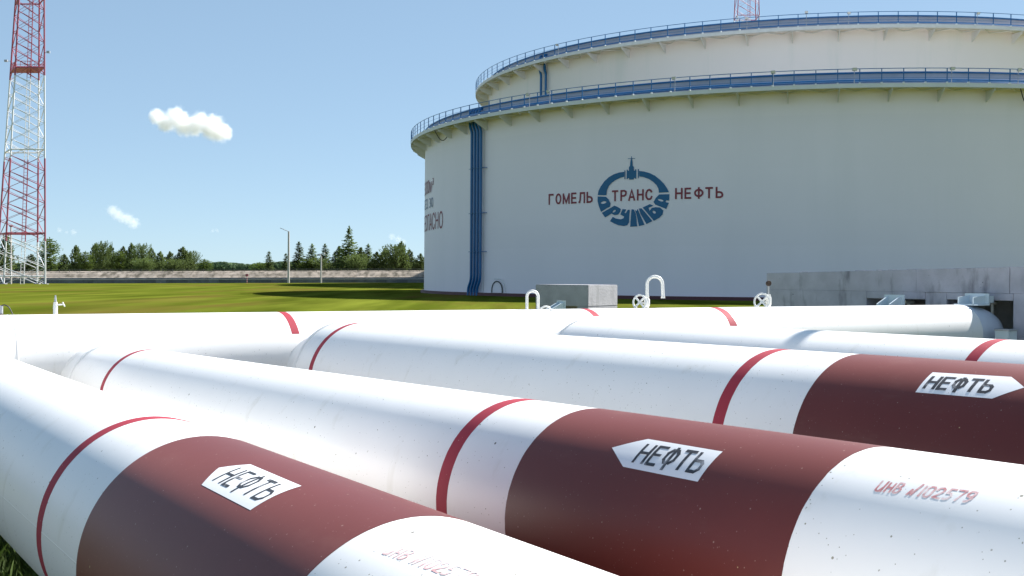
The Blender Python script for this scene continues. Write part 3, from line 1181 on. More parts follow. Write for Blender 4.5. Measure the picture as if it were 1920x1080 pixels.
def wall_s(px, py=560):
    """distance along the wall face and height seen at a pixel"""
    d = ray(px, py)
    n = u5
    t = (W0 - CAMPOS).dot(n) / d.dot(n)
    P = CAMPOS + d * t
    return (P - W0).dot(u4), P.z


def panel(parent, O, al, perp, s0, s1, z0, z1, thick, mt, ztop2=None, name='concrete_panel', jit=0.0):
    """a wall piece with bevelled edges, its front face on the wall line"""
    g = 0.003
    e = 0.006
    s0 += g
    s1 -= g
    z0 += g * 0.5
    zt2 = z1 if ztop2 is None else ztop2
    mb = MB()
    f = -jit

    def P(s, d, z):
        return O + al * s + perp * d + Vector((0, 0, z))
    vs = [P(s0, f + e, z0), P(s1, f + e, z0), P(s1, f + e, zt2), P(s0, f + e, z1),
          P(s0 + e, f, z0 + e), P(s1 - e, f, z0 + e), P(s1 - e, f, zt2 - e), P(s0 + e, f, z1 - e),
          P(s0, thick, z0), P(s1, thick, z0), P(s1, thick, zt2), P(s0, thick, z1)]
    fs = [(4, 5, 6, 7), (0, 1, 5, 4), (1, 2, 6, 5), (2, 3, 7, 6), (3, 0, 4, 7), (9, 8, 11, 10), (0, 8, 9, 1), (1, 9, 10, 2), (2, 10, 11, 3), (3, 11, 8, 0)]
    mb.add(vs, fs)
    me = mb.v
    c0 = sum((Vector(v) for v in me), Vector()) / len(me)
    out = []
    for fc in mb.f:
        a, b, c_ = (Vector(me[i]) for i in fc[:3])
        out.append(fc if (b - a).cross(c_ - a).dot(a - c0) > 0 else fc[::-1])
    mb.f = out
    return obj(name, mb, mt, parent)


WALL = thing('concrete_wall', 'long raw concrete wall with square openings behind the end of the collector pipe', 'wall', (W0.x, W0.y, 0))
ztop = lambda px: wall_s(px, 512 - 12 * (px - 1437) / 483)[1]
seams = [1437, 1575, 1718, 1893]
S = [wall_s(p)[0] for p in seams]
S.append(S[-1] + 3.0)
S.append(S[-1] + 3.0)
ZT = [ztop(p) for p in seams] + [ztop(1893) + 0.03, ztop(1893) + 0.05]
op1 = (wall_s(1625)[0], wall_s(1735)[0])
op2 = (wall_s(1775)[0], wall_s(1900)[0])
zo1 = wall_s(1680, 560.5)[1]
zo2 = wall_s(1840, 563)[1]
zmid = wall_s(1650, 546.5)[1]
TH = 0.55
for i in range(5):
    panel(WALL, W0, u4, u5, S[i], S[i + 1], zmid if i in (1, 2) else zmid, ZT[i], TH, M['conc'], ZT[i + 1], jit=0.006 * ((i * 7) % 3))
# below the long seam: lintels and piers between the openings
panel(WALL, W0, u4, u5, S[0], op1[0], 0.0, zmid, TH, M['conc'], jit=0.004)
panel(WALL, W0, u4, u5, op1[0], op1[1], zo1, zmid, TH, M['conc'], name='lintel', jit=0.008)
panel(WALL, W0, u4, u5, op1[1], op2[0], 0.0, zmid, TH, M['conc'], jit=0.002)
panel(WALL, W0, u4, u5, op2[0], op2[1], zo2, zmid, TH, M['conc'], name='lintel', jit=0.006)
panel(WALL, W0, u4, u5, op2[1], S[5], 0.0, zmid, TH, M['conc'], jit=0.003)
for (a, b) in (op1, op2):
    panel(WALL, W0, u4, u5, a, b, 0.0, 0.45, TH, M['conc'], name='sill', jit=0.004)
BK = W0 + u5 * (TH + 2.2)  # unseen closed chamber behind, added to keep the openings dark
panel(WALL, BK, u4, u5, S[0], S[5], 0.0, ZT[0] - 0.25, 0.3, M['conc'], name='shade_back_wall')
mb = MB().obox(W0 + u4 * S[0] + u5 * (TH + 0.002) + Vector((0, 0, ZT[0] - 0.24)), u4 * (S[5] - S[0]), u5 * 2.5, Vector((0, 0, 0.18)))
obj('shade_roof_slab', mb, M['conc'], WALL)
for s_e in (S[0], S[5] - 0.3):
    mb = MB().obox(W0 + u4 * s_e + u5 * (TH + 0.002), u4 * 0.3, u5 * 2.19, Vector((0, 0, ZT[0] - 0.245)))
    obj('shade_end_wall', mb, M['conc'], WALL)
# loose rough lip of mortar along the top
mb = MB()
rnd = random.Random(5)
s_ = 0.1
while s_ < S[3] + 1:
    px_ = 1437 + (1893 - 1437) * s_ / S[3]
    w = rnd.uniform(0.05, 0.3)
    if rnd.random() < 0.6:
        h = rnd.uniform(0.004, 0.018)
        k_ = max(i for i in range(5) if S[i] <= s_ + 1e-6)
        fr = (s_ - S[k_]) / (S[k_ + 1] - S[k_])
        z0 = ZT[k_] + (ZT[k_ + 1] - ZT[k_]) * fr - 0.03
        mb.obox(W0 + u4 * s_ + u5 * rnd.uniform(0.02, 0.3) + Vector((0, 0, z0)), u4 * w, u5 * 0.15, Vector((0, 0, h + 0.03)))
    s_ += w + rnd.uniform(0.02, 0.2)
obj('mortar_lip', mb, M['conc_lite'], WALL)['kind'] = 'stuff'

# anchor block further left
B0 = at(1103, 560, 26.5)
B0.z = 0
BL = thing('concrete_block', 'free-standing grey concrete anchor block with a small opening, left of the long wall', 'block', (B0.x, B0.y, 0))
zt = at(1103, 534.2, 26.5).z


def line_s(O, dvec, px, py=560):
    d = ray(px, py)
    n = Vector((-dvec.y, dvec.x, 0))
    t = (O - CAMPOS).dot(n) / d.dot(n)
    P = CAMPOS + d * t
    return (P - O).dot(dvec), P.z


bR = Vector((0.52, 0.854, 0))
bL = Vector((-0.854, 0.52, 0))
Lb = line_s(B0, bL, 1004)[0]
Mb = line_s(B0, bR, 1158)[0]
oa, zo = line_s(B0, bL, 1082, 574.5)
ob, _ = line_s(B0, bL, 1038)
NB = bL
ins = bR


def bpiece(s0, s1, z0, z1, nm='concrete_panel'):
    mb = MB()
    mb.obox(B0 + NB * s0 + Vector((0, 0, z0)), NB * (s1 - s0), ins * Mb, Vector((0, 0, z1 - z0)))
    bm = bmesh.new()
    me = mb.mesh('t', M['conc_lite'])
    bm.from_mesh(me)
    bmesh.ops.bevel(bm, geom=bm.edges[:], offset=0.012, segments=2, affect='EDGES')
    me2 = bpy.data.meshes.new(nm)
    bm.to_mesh(me2)
    bm.free()
    off = root_off(BL)
    for v in me2.vertices:
        v.co -= off
    me2.materials.append(M['conc_lite'])
    bpy.data.meshes.remove(me)
    return link(nm, me2, BL)


bpiece(0, oa, 0, zo)
bpiece(ob, Lb, 0, zo)
bpiece(0, Lb, zo + 0.001, zt, 'cap_beam')


def anchor(px0, px1, pyt, pyb, Y, label, low=0.35):
    """steel anchor: upright plate with two gussets, welded on a stub pipe that runs on through the wall"""
    P0 = at(px0, pyb, Y)
    P1 = at(px1, pyb, Y)
    w = (P1 - P0).length
    h = at(px1, pyt, Y).z - P1.z
    T = thing('pipe_anchor', label, 'pipe anchor', ((P0.x + P1.x) / 2, Y, 0), 'steel pipe anchors by the concrete walls')
    side = u4            # plate lies across the stub pipe
    nrm = -u5            # gussets run back towards the camera's left
    # plate seen obliquely: choose width so that it fills px0..px1
    wp = w / 0.85
    O = P1 - side * wp
    th = 0.03
    z0 = P1.z - low
    H = h + low
    mb = MB().obox(Vector((O.x, O.y, z0)), side * wp, -nrm * th, Vector((0, 0, H)))
    obj('plate', mb, M['steel_blue'], T)
    gl = 0.36
    for s_ in (0.16, 0.78):
        q = O + side * wp * s_
        vs = []
        for d in (0, 0.03):
            b = Vector((q.x, q.y, 0)) + side * d
            vs += [b + Vector((0, 0, z0)), b + Vector((0, 0, z0 + H - 0.03)), b + nrm * (gl * 0.15) + Vector((0, 0, z0 + H - 0.05)), b + nrm * gl + Vector((0, 0, z0 + H * 0.68)), b + nrm * gl + Vector((0, 0, z0))]
        n = 5
        fs = [tuple(range(n)), tuple(range(n, 2 * n))[::-1]] + [(i, n + i, n + (i + 1) % n, (i + 1) % n) for i in range(n)]
        obj('gusset', MB().add(vs, fs), M['steel_blue'], T)
    cpos = O + side * wp * 0.5 + nrm * gl * 0.45
    if low > 0.1:
        mb = MB().box(cpos.x - 0.14, cpos.y - 0.14, 0.0, cpos.x + 0.14, cpos.y + 0.14, z0 - 0.002)
        obj('pedestal', mb, M['steel_blue'], T)
    else:
        mb = MB().obox(Vector((O.x, O.y, z0 + 0.05)) + side * wp * 0.2 - nrm * 0.031, side * wp * 0.6, -nrm * 0.30, Vector((0, 0, H - 0.1)))
        obj('wall_mount', mb, M['steel_blue'], T)
    mb = MB().obox(Vector((O.x, O.y, z0)), side * wp, nrm * gl, Vector((0, 0, 0.03)))
    obj('foot_plate', mb, M['steel_blue'], T)
    return T


anchor(1037, 1058.5, 564, 588, 23.0, 'pale blue-grey steel pipe anchor in front of the small concrete block')
anchor(1657, 1695, 553, 576, 23.9, 'pale blue-grey steel pipe anchor in front of the middle of the long wall')
anchor(1811, 1854, 550.5, 573, 22.45, 'pale blue-grey steel anchor on the wall above the rounded end of the collector', 0.0)
# white lit flange ends seen through the openings
for (px0, px1, y0, y1, Yd, lab) in ((1697, 1711, 562.5, 569.5, 25.0, 'short white pipe end showing in the left opening of the long wall'),
                               (1855, 1867, 564.0, 571.0, 23.4, 'short white pipe end showing in the right opening of the long wall'),
                               (1063, 1074, 576, 581, 30.0, 'short white pipe end showing in the opening of the concrete block')):
    P = at((px0 + px1) / 2, (y0 + y1) / 2, Yd)
    w = (px1 - px0) / F * Yd
    T = thing('pipe_end', lab, 'pipe end', (P.x, P.y, 0), 'white pipe ends beyond the concrete walls')
    mb = MB().tube([P - u5 * w * 0.9, P + u5 * w * 0.9], (y1 - y0) / F * Yd * 0.5, 20)
    obj('flange', mb, M['valve'], T, smooth=True)
    mb = MB().tube([Vector((P.x, P.y, 0)), P - Vector((0, 0, 0.02))], 0.03, 10)
    obj('stand', mb, M['valve'], T)
# square box with a lid at the wall's foot, right of the round end
P = at(1893, 622, 21.9)
T = thing('steel_box', 'small pale steel box beside the rounded end of the collector', 'box', (P.x, P.y, 0))
mb = MB().obox(Vector((P.x - 0.28, P.y, 0)), u4 * 0.28, u5 * 0.28, Vector((0, 0, P.z + 0.02)))
obj('body', mb, M['steel_blue'], T)
mb = MB().obox(Vector((P.x - 0.30, P.y, P.z + 0.021)), u4 * 0.31, u5 * 0.31, Vector((0, 0, 0.03)))
obj('lid', mb, M['galv'], T)

# unseen pole outside the right edge, added to cast the shadow band on the fourth pipe
tS = (5.176 + 5.388) / 2
P = CY[4].A + CY[4].u * tS + Vector((0, 0, CY[4].r))
hd = Vector((sun_dir.x, sun_dir.y, 0))
dist = 9.0
Q = P + hd.normalized() * dist
hp = P.z + dist * math.tan(SUN_EL) + 0.75
T = thing('shadow_pole', 'unseen tall pole outside the right edge, placed to cast the shadow on the fourth pipe', 'pole', (Q.x, Q.y, 0))
obj('shaft', MB().tube([(Q.x, Q.y, 0), (Q.x, Q.y, hp)], [0.13, 0.12], 16), M['pole'], T, smooth=True)
obj('footing', MB().box(Q.x - 0.4, Q.y - 0.4, -0.1, Q.x + 0.4, Q.y + 0.4, 0.12), M['conc_lite'], T)

# ------------------------------------------------------------------ small fittings on the collector pipe
c5 = CY[5]


def coll_top(px, back=0.0):
    """point on the crown of the collector in the direction of a picture column"""
    lo, hi = -5.0, 26.0
    for _ in range(40):
        m_ = (lo + hi) / 2
        P = c5.P(m_, -back)
        d = P - CAMPOS
        rr = ray(px, 560)
        if d.x / d.y < rr.x / rr.y:
            lo = m_
        else:
            hi = m_
    return c5.P(lo, -back), lo


def wheel(parent, C, axis, R, r=0.012, m='valve'):
    axis = Vector(axis).normalized()
    e1 = Vector((0, 0, 1))
    e1 = (e1 - axis * e1.dot(axis)).normalized()
    e2 = axis.cross(e1)
    mb = MB().tube([C + (e1 * math.cos(a) + e2 * math.sin(a)) * R for a in [2 * math.pi * i / 28 for i in range(28)]], r, 8, closed=True)
    o = obj('handwheel', mb, M[m], parent, smooth=True)
    mb = MB().tube([C - axis * 0.015, C + axis * 0.015], R * 0.22, 12)
    obj('hub', mb, M[m], o)
    for i in range(4):
        a = R_(45 + 90 * i)
        d = e1 * math.cos(a) + e2 * math.sin(a)
        obj('spoke', MB().tube([C + d * R * 0.2, C + d * R], r * 1.1, 6), M[m], o)
    return o


# goose-neck vent with a handwheel valve
P, t = coll_top(1213, 0.2)
px_m = (P - CAMPOS).y / F
T = thing('vent_valve', 'white goose-neck vent with a spoked handwheel, between the block and the wall', 'valve', tuple(P))
g = 0.030
x = Vector((1, 0, 0))
z = Vector((0, 0, 1))
rad = 14.5 * px_m
h1 = (580 - 531) * px_m
B = P + z * -0.03
pts = [B, B + z * (h1 * 0.5), B + z * h1]
pts += [B + x * rad + z * h1 + (-x * math.cos(a) + z * math.sin(a)) * rad for a in [math.pi * i / 12 for i in range(1, 12)]]
pts += [B + x * 2 * rad + z * h1, B + x * (2 * rad + 0.01) + z * (h1 - 0.19)]
obj('gooseneck', MB().tube(pts, 3.1 * px_m, 14), M['valve'], T, smooth=True)
obj('spout', MB().tube([pts[-1], pts[-1] + z * -0.03], 3.9 * px_m, 14), M['valve'], T, smooth=True)
obj('valve_body', MB().lathe([(0.0, 0), (0.045, 0), (0.045, 0.02), (0.03, 0.04), (0.047, 0.09), (0.047, 0.17), (0.03, 0.2), (0.036, 0.21), (0.036, 0.23), (0, 0.23)], 20, B), M['valve'], T, smooth=30)
obj('stem', MB().tube([B + z * 0.12, B + z * 0.12 + Vector((-0.13, -0.05, 0.0))], 0.012, 8), M['valve'], T)
wheel(T, B + z * 0.13 + Vector((-0.12, -0.06, 0)), (-0.55, -0.8, 0.1), 13.5 * px_m, 0.016)

# second handwheel valve next to the wall
P, t = coll_top(1441, 0.2)
px_m = (P - CAMPOS).y / F
T = thing('gate_valve', 'white handwheel valve with a small dark gauge, at the left corner of the long wall', 'valve', tuple(P))
B = P + z * -0.04
obj('valve_body', MB().lathe([(0.0, 0), (0.05, 0), (0.05, 0.02), (0.034, 0.04), (0.05, 0.10), (0.05, 0.2), (0.034, 0.24), (0.036, 0.26), (0, 0.26)], 20, B), M['valve'], T, smooth=30)
obj('gauge_stem', MB().tube([B + z * 0.25, B + z * 0.40], 0.014, 8), M['galv'], T)
gp = B + z * 0.45
obj('gauge', MB().lathe([(0, -0.02), (0.045, -0.02), (0.05, 0), (0.045, 0.02), (0, 0.02)], 20, gp, (0.3, -0.95, 0)), M['rust'], T, smooth=30)
obj('stem', MB().tube([B + z * 0.13, B + z * 0.13 + Vector((-0.12, -0.05, 0.0))], 0.012, 8), M['valve'], T)
wheel(T, B + z * 0.135 + Vector((-0.125, -0.06, 0)), (-0.55, -0.8, 0.1), 15 * px_m, 0.017)

# inverted-U vent by the block
P, t = coll_top(988, 0.1)
px_m = (P - CAMPOS).y / F
T = thing('loop_pipe', 'white inverted U pipe standing on the collector in front of the concrete block', 'pipe', tuple(P))
rad = 10.5 * px_m
B = P + z * -0.05
h1 = 24 * px_m + 0.05
pts = [B, B + z * h1] + [B + x * rad + z * h1 + (-x * math.cos(a) + z * math.sin(a)) * rad for a in [math.pi * i / 12 for i in range(1, 12)]] + [B + x * 2 * rad + z * h1, B + x * 2 * rad]
obj('loop', MB().tube(pts, 2.7 * px_m, 12), M['valve'], T, smooth=True)
q = B + x * (2 * rad + 0.03)
pts = smooth_path([q + z * 0.06, q + x * 0.07 + z * 0.10, q + x * 0.13 + z * 0.09, q + x * 0.17 + z * 0.03])
obj('hose', MB().tube(pts, 0.013, 8), M['valve'], T, smooth=True)

# slim white sampling post at left
P, t = coll_top(104, 0.3)
px_m = (P - CAMPOS).y / F
T = thing('sampling_post', 'slim white sampling post with a side tap on the left part of the collector', 'valve', tuple(P))
B = P + z * -0.03
H = 27 * px_m + 0.03
obj('post', MB().lathe([(0, 0), (4.4 * px_m, 0), (4.0 * px_m, H * 0.55), (4.4 * px_m, H * 0.56), (3.4 * px_m, H * 0.97), (0, H)], 18, B), M['valve'], T, smooth=30)
obj('dark_tip', MB().tube([B + z * H, B + z * (H + 12 * px_m)], [2.6 * px_m, 1.2 * px_m], 10), M['galv'], T, smooth=True)
obj('side_tap', MB().tube([B + z * (H - 6 * px_m), B + x * 15 * px_m + z * (H - 5 * px_m)], 1.3 * px_m, 8), M['valve'], T)
obj('tap_handle', MB().tube([B + x * 13.5 * px_m + z * (H - 1 * px_m), B + x * 17.5 * px_m + z * (H - 9 * px_m)], 1.1 * px_m, 8), M['valve'], T)
# grey bolt with a black cable at the left edge
P, t = coll_top(2, 0.2)
px_m = (P - CAMPOS).y / F
T = thing('cable_terminal', 'grey cable terminal with a curved black cable at the left edge', 'terminal', tuple(P))
B = P + z * -0.02
obj('socket', MB().tube([B, B + z * 22 * px_m], 3.6 * px_m, 14), M['galv'], T, smooth=True)
obj('base_nut', MB().tube([B, B + z * 7 * px_m], 4.6 * px_m, 6), M['rust'], T)
pts = smooth_path([B + z * 21 * px_m, B + z * 24 * px_m + x * 6 * px_m, B + z * 20 * px_m + x * 15 * px_m, B + z * -2 * px_m + x * 26 * px_m])
obj('cable', MB().tube(pts, 1.1 * px_m, 8), M['black'], T, smooth=True)


# ------------------------------------------------------------------ lattice towers
def tower(label, base, legs_bot, legs_top, Htop, bands, nmod, plats, group, floods=(), r0=0.16, cut=0.0):
    """legs_* : four (x, y) offsets, in order near-left, near-right, far-right, far-left"""
    T = thing('lattice_tower', label, 'tower', base, group)
    B = Vector(base)
    z0 = -B.z * 0

    def leg(i, h):
        f = h / Htop
        a, b = legs_bot[i], legs_top[i]
        return Vector((B.x + a[0] + (b[0] - a[0]) * f, B.y + a[1] + (b[1] - a[1]) * f, B.z + h))

    def bandmat(h):
        for (h0, h1, m) in bands:
            if h0 <= h < h1:
                return M[m]
        return M[bands[-1][2]]
    for i in range(4):
        for (h0, h1, m) in bands:
            h1 = min(h1, Htop)
            if h0 < h1:
                obj('leg', MB().tube([leg(i, h0), leg(i, h1)], r0, 8), M[m], T, smooth=True)
    hm = Htop / nmod
    for m_ in range(nmod):
        h0, h1 = m_ * hm, (m_ + 1) * hm
        bm_ = bandmat(h0 + hm * 0.5)
        for i in range(4):
            j = (i + 1) % 4
            if i == 0:
                a, b = leg(i, h1), leg(j, h0)
            elif i == 2:
                a, b = leg(i, h0), leg(j, h1)
            else:
                a, b = (leg(i, h0), leg(j, h1)) if m_ % 2 else (leg(i, h1), leg(j, h0))
            mb = MB().tube([a, b], r0 * 0.45, 6)
            if i in (0, 2):
                off = Vector((0, 0, hm * 0.13))
                mb.tube([a - off * (1 if i == 0 else -1) * 0, b + off], r0 * 0.26, 5)
            if i in (0, 2):
                mb2 = MB().tube([leg(i, h0), leg(j, h1)] if i == 0 else [leg(i, h1), leg(j, h0)], r0 * 0.22, 5)
                obj('brace', mb2, bm_, T)
            obj('brace', mb, bm_, T)
    for (hp_, big, m) in plats:
        cs = [leg(i, hp_) for i in range(4)]
        C = sum(cs, Vector()) / 4
        k = 1.0
        mb = MB()
        for i in range(4):
            mb.tube([cs[i], cs[(i + 1) % 4]], r0 * 0.8, 6)
        if big:
            q = [C + (p - C) * 0.98 for p in cs]
            vs = [p - Vector((0, 0, 0.1)) for p in q] + [p for p in q]
            mb.add(vs, [(3, 2, 1, 0), (4, 5, 6, 7), (0, 1, 5, 4), (1, 2, 6, 5), (2, 3, 7, 6), (3, 0, 4, 7)])
        P_ = obj('platform', mb, M[m], T)
        if big:
            mb = MB()
            for hh in (0.6, 1.2):
                for i in range(4):
                    mb.tube([q[i] + Vector((0, 0, hh)), q[(i + 1) % 4] + Vector((0, 0, hh))], 0.05, 5)
            for i in range(4):
                for t_ in range(6):
                    p = q[i] + (q[(i + 1) % 4] - q[i]) * (t_ / 6)
                    mb.tube([p, p + Vector((0, 0, 1.2))], 0.045, 5)
            obj('handrail', mb, M[m], P_)
    # ladder with rungs, up the middle
    C0 = sum((leg(i, 0) for i in range(4)), Vector()) / 4
    C1 = sum((leg(i, Htop) for i in range(4)), Vector()) / 4
    for (h0, h1, m) in bands:
        h1 = min(h1, Htop)
        if h0 >= h1:
            continue
        mb = MB()
        p0 = C0 + (C1 - C0) * (h0 / Htop)
        p1 = C0 + (C1 - C0) * (h1 / Htop)
        for sx in (0.25, 0.95):
            o_ = Vector((sx, -0.6, 0))
            mb.tube([p0 + o_, p1 + o_], 0.06 if sx < 0.5 else 0.10, 5)
        n = int((h1 - h0) / 0.6)
        for i in range(n):
            p = p0 + (p1 - p0) * (i / n)
            mb.tube([p + Vector((0.25, -0.6, 0)), p + Vector((0.95, -0.6, 0))], 0.03, 4)
        obj('ladder', mb, M[m], T)
    for (i, h, dx) in floods:
        p = leg(i, h)
        mb = MB().tube([p, p + Vector((dx, 0, 0))], 0.05, 5)
        mb.box(p.x + dx - 0.3, p.y - 0.3, p.z - 0.15, p.x + dx + 0.3, p.y + 0.1, p.z + 0.25)
        obj('floodlight', mb, M['galv'], T)
    for i in range(4):
        p = leg(i, 0)
        obj('footing', MB().box(p.x - 0.5, p.y - 0.5, B.z - 0.5, p.x + 0.5, p.y + 0.5, B.z + 0.12), M['conc_lite'], T)
    return T


YT = 222.0
zb0 = gz(-93, YT)


def txy(px, py, Y):
    p = at(px, py, Y)
    return p


pxm = YT / F
H_full = at(55, 0, YT).z - zb0          # height where the frame cuts it
Cb = at(38.5, 532, YT)
scale_up = 1.12                          # tower goes on above the frame
near, far = YT - 3.9, YT + 3.9


def legoff(px, py, Y):
    p = at(px, py, Y)
    return (p.x - Cb.x, Y - YT)


bot = [legoff(7, 532, near), legoff(85, 532, near), legoff(70, 529, far), legoff(-8, 529, far)]
tp = [legoff(36, 0, YT - 2.4), legoff(83, 0, YT - 2.4), legoff(74, 0, YT + 2.4), legoff(29, 0, YT + 2.4)]
HT = H_full * scale_up
tp = [(b[0] + (t[0] - b[0]) * scale_up, b[1] + (t[1] - b[1]) * scale_up) for b, t in zip(bot, tp)]


def hpx(py):
    return at(50, py, YT).z - zb0


bands = [(0, hpx(453), 'tower_white'), (hpx(453), hpx(300), 'tower_red'), (hpx(300), hpx(146), 'tower_white'), (hpx(146), 999, 'tower_red')]
tower('red and white lattice mast standing on the grass at the left edge', (Cb.x, YT, zb0), bot, tp, HT, bands, 20,
      [(hpx(131), True, 'tower_red'), (hpx(283), False, 'tower_white'), (hpx(438), False, 'tower_red'), (hpx(518), False, 'tower_white'), (hpx(2), False, 'tower_red')],
      'red and white lattice masts', floods=((1, hpx(103), 0.8), (3, hpx(110), -1.0)), r0=0.17)

YT2 = 372.0
c2 = at(1400, 20, YT2)
z2 = gz(c2.x, YT2)
HT2 = at(1400, -60, YT2).z - z2
w2 = 36 / F * YT2 / 2
h_red = at(1400, 33, YT2).z - z2
bot = [(-w2 * 2.2, -w2 * 2.0), (w2 * 2.0, -w2 * 2.2), (w2 * 2.2, w2 * 2.0), (-w2 * 2.0, w2 * 2.2)]
tp = [(-w2 * 0.95, -w2 * 0.9), (w2 * 0.9, -w2), (w2 * 1.0, w2 * 0.9), (-w2 * 0.9, w2)]
k = h_red / HT2
tp = [(b[0] + (t[0] * 1.0 - b[0]) / (k if False else 1), b[1] + (t[1] - b[1])) for b, t in zip(bot, tp)]
bn = []
hh = h_red
m_ = 'tower_white'
edges = [0, h_red * 0.25, h_red * 0.5, h_red * 0.75, h_red, 999]
for i in range(5):
    bn.append((edges[i], edges[i + 1], 'tower_red' if i % 2 == 0 else 'tower_white'))
tower('red lattice mast whose top shows above the far tank', (c2.x, YT2, z2), bot, tp, HT2, bn, 24,
      [(h_red, False, 'tower_red')], 'red and white lattice masts', r0=0.14)

# ------------------------------------------------------------------ retaining wall, earth bank, wire fence, poles
YF = 268.0


def far_z(x):
    return gz(x, YF)


xs_f = [at(p, 530, YF).x for p in range(-120, 1000, 20)]
FX0, FX1 = xs_f[0], xs_f[-1]
RW = thing('retaining_wall', 'low dark concrete retaining wall running along the far edge of the lawn', 'wall', ((FX0 + FX1) / 2, YF, 0))
n = 56
for i in range(n):
    x0 = FX0 + (FX1 - FX0) * i / n
    x1 = FX0 + (FX1 - FX0) * (i + 1) / n
    g0_, g1_ = far_z(x0), far_z(x1)
    g_ = (g0_ + g1_) / 2
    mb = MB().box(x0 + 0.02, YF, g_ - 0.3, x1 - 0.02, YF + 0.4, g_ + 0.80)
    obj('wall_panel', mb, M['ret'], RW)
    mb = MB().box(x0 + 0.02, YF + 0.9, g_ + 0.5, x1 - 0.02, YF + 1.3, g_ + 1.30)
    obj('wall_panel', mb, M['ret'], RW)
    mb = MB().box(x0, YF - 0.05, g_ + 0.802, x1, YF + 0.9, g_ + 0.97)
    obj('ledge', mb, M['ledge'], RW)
mb = MB()
vs, fs = [], []
rows = [(YF + 1.32, 1.24), (YF + 2.2, 1.50), (YF + 3.4, 2.25), (YF + 4.6, 2.75), (YF + 7, 2.9), (YF + 30, 2.6), (YF + 60, 0.5)]
rnd = random.Random(2)
nx = 200
for (y, h) in rows:
    for i in range(nx + 1):
        x0 = FX0 - 40 + (FX1 + 80 - FX0) * i / nx
        vs.append((x0, y, far_z(x0) + h + (rnd.random() - 0.5) * 0.12))
for j in range(len(rows) - 1):
    for i in range(nx):
        a = j * (nx + 1) + i
        fs.append((a, a + 1, a + nx + 2, a + nx + 1))
mb.add(vs, fs)
o = obj('earth_bank', mb, M['earth'])
tag(o, kind='structure')
FN = thing('wire_fence', 'thin dark wire fence along the top of the earth bank', 'fence', ((FX0 + FX1) / 2, YF + 4.8, 0))
for i in range(0, 57):
    x0 = FX0 + (FX1 - FX0) * i / 56
    g_ = far_z(x0) + 2.7
    obj('fence_post', MB().box(x0 - 0.05, YF + 4.75, g_, x0 + 0.05, YF + 4.85, g_ + 0.7), M['mesh_fence'], FN)
for h in (0.2, 0.4, 0.62):
    mb = MB().tube([(x, YF + 4.7, far_z(x) + 2.7 + h) for x in xs_f], 0.03, 4)
    obj('fence_wire', mb, M['mesh_fence'], FN)


def pole(px, pyb, pyt, r, label, kind, Y=None):
    Y = Y or 262.0
    B = at(px, pyb, Y)
    B.z = gz(B.x, Y)
    top = at(px, pyt, Y).z
    T = thing(kind, label, 'lamp post' if kind == 'street_lamp' else 'pole', tuple(B))
    obj('shaft', MB().tube([B - Vector((0, 0, 0.2)), Vector((B.x, B.y, top))], [r, r * 0.75], 10), M['pole'], T, smooth=True)
    return T, B, top


T, B, top = pole(541, 531, 434, 0.28, 'tall pale lamp post with a single arm, in front of the dark retaining wall', 'street_lamp')
p = Vector((B.x, B.y, top))
obj('arm', MB().tube([p, p + Vector((-1.2, 0, 0.45))], 0.07, 6), M['galv'], T)
mb = MB().obox(p + Vector((-1.1, -0.15, 0.40)), Vector((-0.9, 0, 0.32)), Vector((0, 0.3, 0)), Vector((0, 0, 0.14)))
obj('lamp_head', mb, M['galv'], T)
T, B, top = pole(602, 531, 476, 0.20, 'shorter grey pole with twin floodlights, right of the tall lamp post', 'floodlight_pole')
p = Vector((B.x, B.y, top))
for sx in (-1, 1):
    mb = MB().box(p.x + sx * 0.55 - 0.3, p.y - 0.3, p.z - 0.1 - 0.35 * (sx < 0), p.x + sx * 0.55 + 0.3, p.y + 0.2, p.z + 0.3 - 0.35 * (sx < 0))
    mb.tube([p, p + Vector((sx * 0.5, 0, 0))], 0.05, 5)
    obj('floodlight', mb, M['lamp'] if sx > 0 else M['galv'], T)
T, B, top = pole(20.5, 531, 425, 0.2, 'pale service pole standing inside the foot of the left mast', 'service_pole', 226.0)
p = Vector((B.x, B.y, top))
obj('cap_light', MB().box(p.x - 0.25, p.y - 0.25, p.z, p.x + 0.25, p.y + 0.25, p.z + 0.3), M['rust'], T)
T, B, top = pole(463, 532, 517, 0.09, 'short red and white marker post in front of the retaining wall', 'marker_post', 258.0)
T['category'] = 'post'
p = Vector((B.x, B.y, top))
for i in range(4):
    obj('band', MB().tube([Vector((B.x, B.y, B.z + 0.1 + i * 0.45)), Vector((B.x, B.y, B.z + 0.1 + i * 0.45 + 0.24))], 0.12, 8), M['tower_red'], T)
mb = MB().box(p.x - 0.3, p.y - 0.06, p.z - 0.1, p.x + 0.3, p.y + 0.04, p.z + 0.4)
obj('sign_plate', mb, M['tower_red'], T)


